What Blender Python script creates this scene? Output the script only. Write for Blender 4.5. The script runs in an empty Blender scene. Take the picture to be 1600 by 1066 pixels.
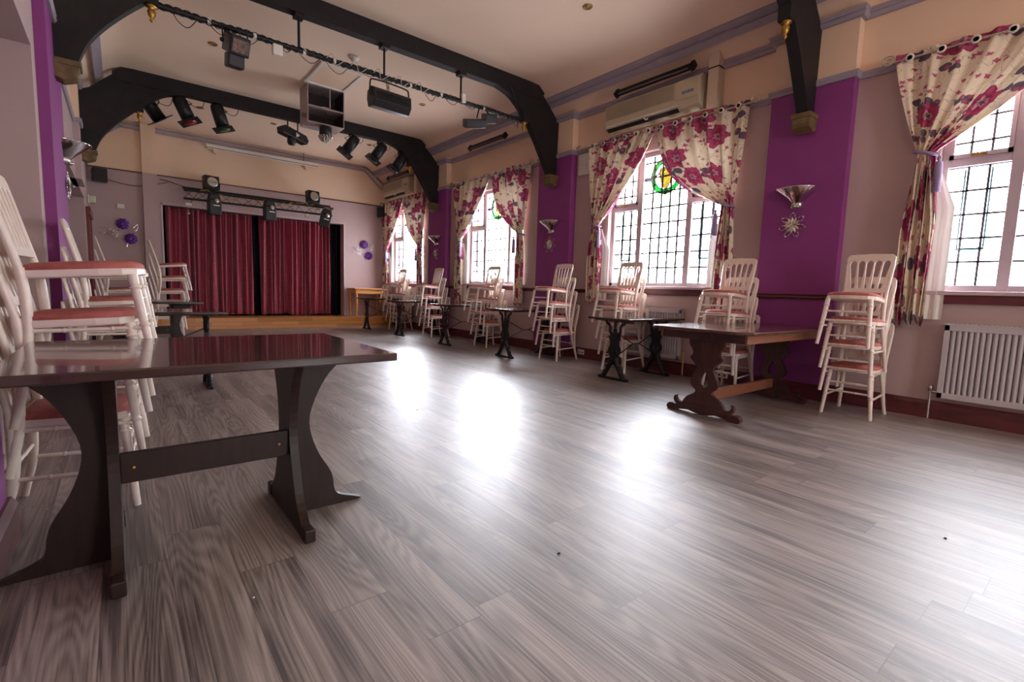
import bpy, math, random
from math import sin, cos, pi, radians
from mathutils import Vector, Matrix, Euler
random.seed(7)
S = bpy.context.scene
COL = S.collection

# ---------------------------------------------------------------- camera, light, exposure
FPX = 758.7
cam_d = bpy.data.cameras.new('camera'); cam = bpy.data.objects.new('camera', cam_d); COL.objects.link(cam)
cam_d.sensor_width = 36.0; cam_d.lens = 36.0 * FPX / 1600.0; cam_d.clip_start = 0.02; cam_d.clip_end = 200
yaw, pit, rol = radians(38.85), radians(-5.94), radians(1.80)
fw = Vector((sin(yaw)*cos(pit), cos(yaw)*cos(pit), sin(pit)))
rt = Vector((cos(yaw), -sin(yaw), 0)); up = rt.cross(fw)
rt, up = cos(rol)*rt + sin(rol)*up, -sin(rol)*rt + cos(rol)*up
cam.matrix_world = Matrix(((rt.x, up.x, -fw.x, 0), (rt.y, up.y, -fw.y, 0), (rt.z, up.z, -fw.z, 1.04), (0, 0, 0, 1)))
S.camera = cam

world = bpy.data.worlds.new('overcast_sky'); S.world = world; world.use_nodes = True
wn = world.node_tree.nodes; wl = world.node_tree.links
bg = wn['Background']; bg.inputs[0].default_value = (0.94, 0.97, 1.0, 1); 
# thin cloud, brightest towards the low sun beyond the far right windows
w_tc = wn.new('ShaderNodeTexCoord'); w_dot = wn.new('ShaderNodeVectorMath'); w_dot.operation = 'DOT_PRODUCT'
_d = Vector((0.42, 0.88, 0.22)).normalized(); w_dot.inputs[1].default_value = _d; wl.new(w_tc.outputs['Generated'], w_dot.inputs[0])
w_mx = wn.new('ShaderNodeMath'); w_mx.operation = 'MAXIMUM'; w_mx.inputs[1].default_value = 0.0; wl.new(w_dot.outputs['Value'], w_mx.inputs[0])
w_pw = wn.new('ShaderNodeMath'); w_pw.operation = 'POWER'; w_pw.inputs[1].default_value = 14.0; wl.new(w_mx.outputs[0], w_pw.inputs[0])
w_ma = wn.new('ShaderNodeMath'); w_ma.operation = 'MULTIPLY_ADD'; w_ma.inputs[1].default_value = 165.0; w_ma.inputs[2].default_value = 19.0; wl.new(w_pw.outputs[0], w_ma.inputs[0])
wl.new(w_ma.outputs[0], bg.inputs[1])

def portal(loc, rot, sx, sy):
    d = bpy.data.lights.new('window_daylight', 'AREA'); d.shape = 'RECTANGLE'; d.size = sx; d.size_y = sy
    d.cycles.is_portal = True
    o = bpy.data.objects.new('window_daylight', d); COL.objects.link(o); o.location = loc; o.rotation_euler = rot
WIN = [(-4.35, -2.60), (-0.62, 1.13), (3.13, 4.90), (6.88, 8.70), (10.62, 12.37)]   # y0, y1 of the right wall's windows; unseen first one added for light
for a, b in WIN:
    portal((6.03, (a+b)/2, 2.05), (0, radians(90), 0), 1.95, b-a)
portal((2.6, -5.75, 2.05), (radians(90), 0, 0), 1.2, 1.9)  # portal of the unseen window added behind the camera

S.view_settings.view_transform = 'Standard'; S.view_settings.look = 'None'
S.view_settings.gamma = 1.0; S.view_settings.use_curve_mapping = False
S.view_settings.exposure = 0.5
S.cycles.max_bounces = 8; S.cycles.diffuse_bounces = 5; S.cycles.glossy_bounces = 4; S.cycles.transparent_max_bounces = 12
S.cycles.sample_clamp_indirect = 20.0

# ---------------------------------------------------------------- materials
def srgb(r, g, b):
    f = lambda c: (c/255)/12.92 if c/255 <= 0.04045 else ((c/255+0.055)/1.055)**2.4
    return (f(r), f(g), f(b), 1)
def new_mat(name):
    m = bpy.data.materials.new(name); m.use_nodes = True
    return m, m.node_tree.nodes, m.node_tree.links, m.node_tree.nodes['Principled BSDF']
def mat(name, col, rough=0.5, metal=0.0, var=0.06, scale=6.0, bump=0.0, bscale=60.0, spec=0.5, coat=0.0, stretch=None, coord='Object'):
    m, N, L, P = new_mat(name)
    P.inputs['Roughness'].default_value = rough; P.inputs['Metallic'].default_value = metal
    P.inputs['Specular IOR Level'].default_value = spec; P.inputs['Coat Weight'].default_value = coat
    tc = N.new('ShaderNodeTexCoord'); mp = N.new('ShaderNodeMapping'); L.new(tc.outputs[coord], mp.inputs[0])
    if stretch: mp.inputs['Scale'].default_value = stretch
    nz = N.new('ShaderNodeTexNoise'); nz.inputs['Scale'].default_value = scale; nz.inputs['Detail'].default_value = 4
    L.new(mp.outputs[0], nz.inputs['Vector'])
    cr = N.new('ShaderNodeValToRGB'); L.new(nz.outputs[0], cr.inputs[0])
    cr.color_ramp.elements[0].position = 0.3; cr.color_ramp.elements[1].position = 0.7
    c0 = [max(0, c*(1-var)) for c in col[:3]]; c1 = [min(1, c*(1+var)) for c in col[:3]]
    cr.color_ramp.elements[0].color = (*c0, 1); cr.color_ramp.elements[1].color = (*c1, 1)
    L.new(cr.outputs[0], P.inputs['Base Color'])
    if bump:
        n2 = N.new('ShaderNodeTexNoise'); n2.inputs['Scale'].default_value = bscale; L.new(mp.outputs[0], n2.inputs['Vector'])
        bp = N.new('ShaderNodeBump'); bp.inputs['Strength'].default_value = bump; bp.inputs['Distance'].default_value = 0.01
        L.new(n2.outputs[0], bp.inputs['Height']); L.new(bp.outputs[0], P.inputs['Normal'])
    return m
M = {}
M['mauve'] = mat('mauve_wall_paint', srgb(186, 162, 158), 0.75, var=0.03, scale=1.5, bump=0.08)
M['cream'] = mat('cream_wall_paint', srgb(232, 202, 172), 0.75, var=0.03, scale=1.2, bump=0.06)
M['ceiling'] = mat('ceiling_paint', srgb(238, 212, 186), 0.8, var=0.03, scale=0.8, bump=0.05, bscale=20)
M['purple'] = mat('purple_paint', srgb(138, 56, 126), 0.6, var=0.05, scale=3, bump=0.15, bscale=90)
M['trimgrey'] = mat('grey_moulding_paint', srgb(160, 150, 160), 0.5, var=0.05)
M['skirt'] = mat('red_stained_wood', srgb(90, 34, 38), 0.4, var=0.35, scale=5, stretch=(6, 1, 6), coat=0.2)
M['dado'] = mat('brown_dado_wood', srgb(92, 48, 40), 0.35, var=0.2, stretch=(6, 1, 6))
M['black'] = mat('black_beam_paint', srgb(34, 30, 30), 0.6, var=0.2, bump=0.2, bscale=25, spec=0.3)
M['brass'] = mat('aged_brass', srgb(170, 130, 60), 0.35, metal=0.8, var=0.25, scale=20)
M['gold'] = mat('old_gold_paint', srgb(108, 88, 52), 0.6, var=0.3, scale=15, bump=0.2)
M['chair'] = mat('cream_white_chair_paint', srgb(230, 214, 200), 0.34, var=0.05, scale=25, coat=0.2)
M['velvet'] = mat('rose_seat_velvet', srgb(176, 102, 92), 0.85, var=0.12, scale=30, bump=0.2, bscale=200)
M['plum'] = mat('plum_seat_velvet', srgb(140, 72, 84), 0.85, var=0.12, scale=30, bump=0.2, bscale=200)
M['darkwood'] = mat('dark_brown_table_wood', srgb(54, 30, 26), 0.16, var=0.35, scale=4, stretch=(1, 12, 12), coat=0.5)
M['darkleg'] = mat('dark_brown_board', srgb(42, 27, 22), 0.45, var=0.25, scale=5, stretch=(8, 8, 1), spec=0.3)
M['mahog'] = mat('mahogany', srgb(84, 46, 38), 0.18, var=0.35, scale=5, stretch=(1, 10, 10), coat=0.5)
M['mahogleg'] = mat('mahogany_leg', srgb(66, 34, 30), 0.3, var=0.3, scale=5, stretch=(6, 6, 1), coat=0.2)
M['oak'] = mat('light_oak_bar', srgb(136, 86, 62), 0.4, var=0.2, scale=6, stretch=(1, 10, 10))
M['iron'] = mat('black_cast_iron', srgb(32, 30, 34), 0.32, metal=0.3, var=0.3, scale=30, bump=0.4, bscale=60)
M['rod'] = mat('dull_steel_rod', srgb(70, 66, 66), 0.3, metal=0.8)
M['pine'] = mat('honey_pine', srgb(214, 148, 78), 0.35, var=0.18, scale=4, stretch=(1, 12, 12), coat=0.3)
M['chrome'] = mat('chrome', srgb(215, 212, 215), 0.12, metal=1.0, var=0.05)
M['silver'] = mat('silver_metal', srgb(205, 200, 190), 0.25, metal=0.9, var=0.1, scale=30)
M['rad'] = mat('radiator_enamel', srgb(190, 184, 184), 0.35, var=0.03)
M['ac'] = mat('yellowed_plastic', srgb(196, 182, 152), 0.4, var=0.05, scale=3)
M['acdark'] = mat('dark_vent_gap', srgb(40, 34, 30), 0.6)
M['white'] = mat('white_plastic', srgb(228, 222, 212), 0.4, var=0.03)
M['beige'] = mat('beige_boxing', srgb(214, 196, 172), 0.6, var=0.03)
M['blackp'] = mat('black_plastic', srgb(26, 25, 27), 0.35, var=0.2, scale=20)
M['blackm'] = mat('black_painted_steel', srgb(24, 23, 24), 0.4, metal=0.2, var=0.3, scale=30)
M['greybox'] = mat('grey_steel_sheet', srgb(172, 158, 152), 0.45, metal=0.2, var=0.1)
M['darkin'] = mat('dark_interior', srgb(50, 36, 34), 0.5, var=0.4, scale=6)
M['wframe'] = mat('window_frame_paint', srgb(176, 160, 166), 0.4, var=0.05)
M['sill'] = mat('sill_paint', srgb(196, 176, 178), 0.4, var=0.05)
M['lead'] = mat('lead_came', srgb(88, 84, 92), 0.4, metal=0.3)
M['lining'] = None
M['glass_flower'] = mat('purple_crystal', srgb(100, 20, 150), 0.12, metal=0.3, var=0.4, scale=60, coat=1)
M['tassel'] = mat('grey_lilac_tassel', srgb(150, 130, 160), 0.7, var=0.2, scale=60)
M['blackdrape'] = mat('black_stage_drape', srgb(14, 12, 14), 0.9)
M['greenlens'] = mat('green_gel', srgb(20, 70, 30), 0.2); M['redlens'] = mat('red_gel', srgb(130, 14, 30), 0.2)
M['lens'] = mat('lamp_lens', srgb(200, 190, 175), 0.15, metal=0.6, var=0.2, scale=40)
M['yellowcable'] = mat('yellow_cable', srgb(178, 140, 60), 0.5)
M['greycable'] = mat('grey_cable', srgb(190, 180, 165), 0.5)
M['doorred'] = mat('red_brown_door_wood', srgb(110, 30, 26), 0.35, var=0.2, scale=5, stretch=(6, 6, 1))
M['valve'] = mat('yellowed_valve_head', srgb(200, 180, 130), 0.4)
M['red'] = mat('red_paint', srgb(190, 50, 40), 0.5)
M['fleck'] = mat('dark_lint', srgb(40, 34, 30), 0.8); M['paper'] = mat('pale_crumb', srgb(230, 215, 195), 0.8)

def glassy(name, col, transp=0.9, rough=0.1):
    m, N, L, P = new_mat(name); N.remove(P); out = N['Material Output']
    t = N.new('ShaderNodeBsdfTransparent'); g = N.new('ShaderNodeBsdfGlossy'); mx = N.new('ShaderNodeMixShader')
    tc = N.new('ShaderNodeTexCoord'); nz = N.new('ShaderNodeTexNoise'); nz.inputs['Scale'].default_value = 45
    L.new(tc.outputs['Object'], nz.inputs[0])
    cr = N.new('ShaderNodeValToRGB'); L.new(nz.outputs[0], cr.inputs[0])
    cr.color_ramp.elements[0].position = 0.35; cr.color_ramp.elements[1].position = 0.6
    cr.color_ramp.elements[0].color = (col[0]*0.82, col[1]*0.82, col[2]*0.84, 1); cr.color_ramp.elements[1].color = col
    L.new(cr.outputs[0], t.inputs[0]); g.inputs[1].default_value = rough
    bp = N.new('ShaderNodeBump'); bp.inputs['Strength'].default_value = 0.4; bp.inputs['Distance'].default_value = 0.01
    L.new(nz.outputs[0], bp.inputs['Height']); L.new(bp.outputs[0], g.inputs['Normal'])
    mx.inputs[0].default_value = 1-transp; L.new(t.outputs[0], mx.inputs[1]); L.new(g.outputs[0], mx.inputs[2])
    L.new(mx.outputs[0], out.inputs[0]); return m
M['glass'] = glassy('textured_leaded_glass', (0.95, 0.96, 0.98, 1))
M['ggreen'] = glassy('green_stained_glass', (0.03, 0.16, 0.05, 1)); M['gyellow'] = glassy('amber_stained_glass', (0.19, 0.15, 0.045, 1))
M['gpurple'] = glassy('violet_stained_glass', (0.09, 0.06, 0.16, 1)); M['gred'] = glassy('red_stained_glass', (0.15, 0.02, 0.045, 1))
M['gteal'] = glassy('teal_stained_glass', (0.07, 0.14, 0.15, 1))

# floor: grey oak planks laid along the room
def floor_mat():
    m, N, L, P = new_mat('grey_oak_planks')
    tc = N.new('ShaderNodeTexCoord'); sp = N.new('ShaderNodeSeparateXYZ'); L.new(tc.outputs['Object'], sp.inputs[0])
    def mth(op, a, b=None):
        n = N.new('ShaderNodeMath'); n.operation = op
        for i, v in enumerate((a, b)):
            if v is None: continue
            if isinstance(v, (int, float)): n.inputs[i].default_value = v
            else: L.new(v, n.inputs[i])
        return n.outputs[0]
    W, LEN = 0.19, 1.22
    xs = mth('DIVIDE', mth('ADD', sp.outputs[0], 0.09), W); col = mth('FLOOR', xs); fx = mth('FRACT', xs)
    wn_ = N.new('ShaderNodeTexWhiteNoise'); wn_.noise_dimensions = '1D'; L.new(col, wn_.inputs['W'])
    ys = mth('ADD', mth('DIVIDE', sp.outputs[1], LEN), mth('MULTIPLY', wn_.outputs[0], 7.3)); row = mth('FLOOR', ys); fy = mth('FRACT', ys)
    w2 = N.new('ShaderNodeTexWhiteNoise'); w2.noise_dimensions = '2D'
    cb = N.new('ShaderNodeCombineXYZ'); L.new(col, cb.inputs[0]); L.new(row, cb.inputs[1]); L.new(cb.outputs[0], w2.inputs['Vector'])
    rnd = w2.outputs[0]
    # grain coordinates, offset for each plank
    cg = N.new('ShaderNodeCombineXYZ')
    L.new(mth('ADD', sp.outputs[0], mth('MULTIPLY', rnd, 37.0)), cg.inputs[0]); L.new(mth('MULTIPLY', sp.outputs[1], 0.085), cg.inputs[1]); L.new(mth('MULTIPLY', rnd, 11.0), cg.inputs[2])
    n1 = N.new('ShaderNodeTexNoise'); n1.inputs['Scale'].default_value = 5.0; n1.inputs['Detail'].default_value = 1.5; L.new(cg.outputs[0], n1.inputs[0])
    n2 = N.new('ShaderNodeTexNoise'); n2.inputs['Scale'].default_value = 70.0; n2.inputs['Detail'].default_value = 5; n2.inputs['Roughness'].default_value = 0.7
    mp = N.new('ShaderNodeMapping'); mp.inputs['Scale'].default_value = (2.0, 0.22, 1); L.new(cg.outputs[0], mp.inputs[0]); L.new(mp.outputs[0], n2.inputs[0])
    ring = mth('SINE', mth('ADD', mth('MULTIPLY', n1.outputs[0], 190.0), mth('MULTIPLY', n2.outputs[0], 3.0)))            # growth-ring contours
    ring = mth('ADD', mth('MULTIPLY', ring, 0.5), 0.5)
    n3 = N.new('ShaderNodeTexNoise'); n3.inputs['Scale'].default_value = 9.0; n3.inputs['Detail'].default_value = 3; L.new(cg.outputs[0], n3.inputs[0])
    g = mth('ADD', mth('MULTIPLY', mth('MULTIPLY', ring, n3.outputs[0]), 0.24), mth('ADD', mth('MULTIPLY', n2.outputs[0], 0.68), mth('MULTIPLY', n3.outputs[0], 0.45)))
    g = mth('ADD', g, mth('MULTIPLY', mth('SUBTRACT', rnd, 0.5), 0.11))
    cr = N.new('ShaderNodeValToRGB'); L.new(g, cr.inputs[0]); e = cr.color_ramp.elements
    e[0].position = 0.47; e[0].color = srgb(76, 66, 61); e[1].position = 0.88; e[1].color = srgb(178, 166, 158)
    e2 = cr.color_ramp.elements.new(0.64); e2.color = srgb(136, 124, 117)
    # seams
    sx = mth('MINIMUM', fx, mth('SUBTRACT', 1.0, fx)); sy = mth('MINIMUM', fy, mth('SUBTRACT', 1.0, fy))
    seam = mth('MAXIMUM', mth('LESS_THAN', sx, 0.007), mth('LESS_THAN', sy, 0.0013))
    mx = N.new('ShaderNodeMixRGB'); L.new(mth('MULTIPLY', seam, 0.75), mx.inputs[0]); L.new(cr.outputs[0], mx.inputs[1]); mx.inputs[2].default_value = srgb(70, 60, 56)
    L.new(mx.outputs[0], P.inputs['Base Color'])
    h = mth('SUBTRACT', mth('ADD', mth('MULTIPLY', ring, 0.25), n2.outputs[0]), mth('MULTIPLY', seam, 0.8))
    bp = N.new('ShaderNodeBump'); bp.inputs['Strength'].default_value = 0.12; bp.inputs['Distance'].default_value = 0.003
    L.new(h, bp.inputs['Height']); L.new(bp.outputs[0], P.inputs['Normal'])
    P.inputs['Coat Weight'].default_value = 1.0; P.inputs['Coat Roughness'].default_value = 0.47; P.inputs['Coat IOR'].default_value = 1.6; rr = mth('ADD', 0.38, mth('MULTIPLY', n2.outputs[0], 0.16)); L.new(rr, P.inputs['Roughness'])
    P.inputs['Specular IOR Level'].default_value = 0.7
    return m
M['floor'] = floor_mat()

def stage_mat():
    m, N, L, P = new_mat('stage_pine_boards')
    tc = N.new('ShaderNodeTexCoord'); mp = N.new('ShaderNodeMapping'); mp.inputs['Scale'].default_value = (1, 1, 1); L.new(tc.outputs['Object'], mp.inputs[0])
    bt = N.new('ShaderNodeTexBrick'); bt.inputs['Scale'].default_value = 1; bt.inputs['Brick Width'].default_value = 0.6; bt.inputs['Row Height'].default_value = 0.08
    bt.inputs['Mortar Size'].default_value = 0.002; bt.inputs['Color1'].default_value = srgb(216, 150, 84); bt.inputs['Color2'].default_value = srgb(190, 124, 66); bt.inputs['Mortar'].default_value = srgb(120, 74, 38)
    sp = N.new('ShaderNodeSeparateXYZ'); cb = N.new('ShaderNodeCombineXYZ'); L.new(mp.outputs[0], sp.inputs[0]); L.new(sp.outputs[0], cb.inputs[0])
    ad = N.new('ShaderNodeMath'); ad.operation = 'ADD'; L.new(sp.outputs[1], ad.inputs[0]); L.new(sp.outputs[2], ad.inputs[1]); L.new(ad.outputs[0], cb.inputs[1])
    L.new(cb.outputs[0], bt.inputs['Vector']); L.new(bt.outputs[0], P.inputs['Base Color']); P.inputs['Roughness'].default_value = 0.3
    return m
M['stage'] = stage_mat()

# floral curtain cloth from UV (metres of cloth)
def floral(name, translucent=0.05):
    m, N, L, P = new_mat(name)
    tc = N.new('ShaderNodeTexCoord')
    def mth(op, a, b=None, c=None):
        n = N.new('ShaderNodeMath'); n.operation = op
        for i, v in enumerate((a, b, c)):
            if v is None: continue
            if isinstance(v, (int, float)): n.inputs[i].default_value = v
            else: L.new(v, n.inputs[i])
        return n.outputs[0]
    wob = N.new('ShaderNodeTexNoise'); wob.inputs['Scale'].default_value = 14; wob.inputs['Detail'].default_value = 2; L.new(tc.outputs['UV'], wob.inputs[0])
    def cells(scale, rand, off, wobble):
        mp = N.new('ShaderNodeMapping'); mp.inputs['Location'].default_value = (off, off*0.7, 0); mp.inputs['Scale'].default_value = (scale, scale, 1)
        L.new(tc.outputs['UV'], mp.inputs[0])
        v = N.new('ShaderNodeTexVoronoi'); v.voronoi_dimensions = '2D'; v.inputs['Scale'].default_value = 1; v.inputs['Randomness'].default_value = rand; L.new(mp.outputs[0], v.inputs['Vector'])
        sb = N.new('ShaderNodeVectorMath'); sb.operation = 'SUBTRACT'; L.new(mp.outputs[0], sb.inputs[0]); L.new(v.outputs['Position'], sb.inputs[1])
        s = N.new('ShaderNodeSeparateXYZ'); L.new(sb.outputs[0], s.inputs[0])
        sc = N.new('ShaderNodeSeparateColor'); L.new(v.outputs['Color'], sc.inputs[0])
        ang = mth('ADD', mth('ARCTAN2', s.outputs[1], s.outputs[0]), mth('MULTIPLY', sc.outputs[0], 6.28))
        dist = mth('ADD', v.outputs['Distance'], mth('MULTIPLY', mth('SUBTRACT', wob.outputs[0], 0.5), wobble))
        return dist, ang, sc
    def mask_petal(dist, ang, n, r, amp):
        edge = mth('MULTIPLY', r, mth('ADD', 1-amp, mth('MULTIPLY', mth('ABSOLUTE', mth('COSINE', mth('MULTIPLY', ang, n/2))), amp)))
        q = mth('DIVIDE', dist, edge)
        return mth('LESS_THAN', q, 1.0), q
    def mix(fac, a, b):
        x = N.new('ShaderNodeMixRGB'); L.new(fac, x.inputs[0])
        for i, c in ((1, a), (2, b)):
            if isinstance(c, tuple): x.inputs[i].default_value = c
            else: L.new(c, x.inputs[i])
        return x.outputs[0]
    base = srgb(230, 214, 188)
    # fine twigs
    n = N.new('ShaderNodeTexNoise'); n.inputs['Scale'].default_value = 9; n.inputs['Detail'].default_value = 1.5; L.new(tc.outputs['UV'], n.inputs[0])
    tw = mth('LESS_THAN', mth('ABSOLUTE', mth('SUBTRACT', n.outputs[0], 0.5)), 0.006)
    c = mix(mth('MULTIPLY', tw, 0.75), base, srgb(110, 92, 96))
    # leaves: two-lobed grey-purple
    d, a, sc = cells(5.0, 0.9, 3.3, 0.06); k, q = mask_petal(d, a, 2, 0.44, 0.93)
    k = mth('MULTIPLY', k, mth('GREATER_THAN', sc.outputs[1], 0.62)); c = mix(k, c, srgb(98, 84, 98))
    # small pink sprays
    d, a, sc = cells(15, 1.0, 8.1, 0.1); k, q = mask_petal(d, a, 4, 0.36, 0.5)
    k = mth('MULTIPLY', k, mth('GREATER_THAN', sc.outputs[1], 0.7)); c = mix(k, c, srgb(176, 84, 112))
    # big magenta blooms
    d, a, sc = cells(2.3, 0.7, 0.0, 0.22); k, q = mask_petal(d, a, 7, 0.35, 0.26)
    k = mth('MULTIPLY', k, mth('GREATER_THAN', sc.outputs[1], 0.18))
    cr = N.new('ShaderNodeValToRGB'); L.new(mth('ADD', q, mth('MULTIPLY', mth('SINE', mth('MULTIPLY', a, 7)), 0.08)), cr.inputs[0]); e = cr.color_ramp.elements
    e[0].position = 0.10; e[0].color = srgb(88, 84, 78); e[1].position = 1.0; e[1].color = srgb(150, 52, 86)
    x = e.new(0.22); x.color = srgb(214, 150, 166); x = e.new(0.42); x.color = srgb(138, 34, 74); x = e.new(0.75); x.color = srgb(178, 72, 108)
    c = mix(k, c, cr.outputs[0])
    # the cloth's back is plain lining
    geo = N.new('ShaderNodeNewGeometry')
    L.new(c, P.inputs['Base Color']); P.inputs['Roughness'].default_value = 0.8
    tr = N.new('ShaderNodeBsdfTranslucent'); L.new(c, tr.inputs[0]); mx = N.new('ShaderNodeMixShader'); mx.inputs[0].default_value = translucent
    L.new(P.outputs[0], mx.inputs[1]); L.new(tr.outputs[0], mx.inputs[2]); L.new(mx.outputs[0], N['Material Output'].inputs[0])
    return m
M['floral'] = floral('floral_curtain_cloth')
def cloth(name, col, transl):
    m, N, L, P = new_mat(name); tc = N.new('ShaderNodeTexCoord'); nz = N.new('ShaderNodeTexNoise'); nz.inputs['Scale'].default_value = 8; L.new(tc.outputs['Object'], nz.inputs[0])
    cr = N.new('ShaderNodeValToRGB'); L.new(nz.outputs[0], cr.inputs[0]); cr.color_ramp.elements[0].color = tuple(v*0.92 for v in col[:3])+(1,); cr.color_ramp.elements[1].color = col
    L.new(cr.outputs[0], P.inputs['Base Color']); P.inputs['Roughness'].default_value = 0.85
    tr = N.new('ShaderNodeBsdfTranslucent'); L.new(cr.outputs[0], tr.inputs[0]); mx = N.new('ShaderNodeMixShader'); mx.inputs[0].default_value = transl
    L.new(P.outputs[0], mx.inputs[1]); L.new(tr.outputs[0], mx.inputs[2]); L.new(mx.outputs[0], N['Material Output'].inputs[0]); return m
M['lining'] = cloth('pale_curtain_lining', srgb(236, 228, 222), 0.05)
def damask():
    m, N, L, P = new_mat('crimson_damask'); tc = N.new('ShaderNodeTexCoord')
    mp = N.new('ShaderNodeMapping'); mp.inputs['Scale'].default_value = (7, 5, 1); L.new(tc.outputs['UV'], mp.inputs[0])
    v = N.new('ShaderNodeTexVoronoi'); v.voronoi_dimensions = '2D'; v.inputs['Scale'].default_value = 1; v.inputs['Randomness'].default_value = 0.25; L.new(mp.outputs[0], v.inputs['Vector'])
    w = N.new('ShaderNodeMath'); w.operation = 'SINE'; q = N.new('ShaderNodeMath'); q.operation = 'MULTIPLY'; q.inputs[1].default_value = 30; L.new(v.outputs['Distance'], q.inputs[0]); L.new(q.outputs[0], w.inputs[0])
    nz = N.new('ShaderNodeTexNoise'); nz.inputs['Scale'].default_value = 5; L.new(mp.outputs[0], nz.inputs[0])
    ad = N.new('ShaderNodeMath'); ad.operation = 'MULTIPLY_ADD'; L.new(w.outputs[0], ad.inputs[0]); ad.inputs[1].default_value = 0.25; L.new(nz.outputs[0], ad.inputs[2])
    cr = N.new('ShaderNodeValToRGB'); L.new(ad.outputs[0], cr.inputs[0]); cr.color_ramp.elements[0].position = 0.42; cr.color_ramp.elements[1].position = 0.58
    cr.color_ramp.elements[0].color = srgb(116, 22, 44); cr.color_ramp.elements[1].color = srgb(170, 48, 76)
    L.new(cr.outputs[0], P.inputs['Base Color']); P.inputs['Roughness'].default_value = 0.55; P.inputs['Sheen Weight'].default_value = 0.3
    return m
M['damask'] = damask()

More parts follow.
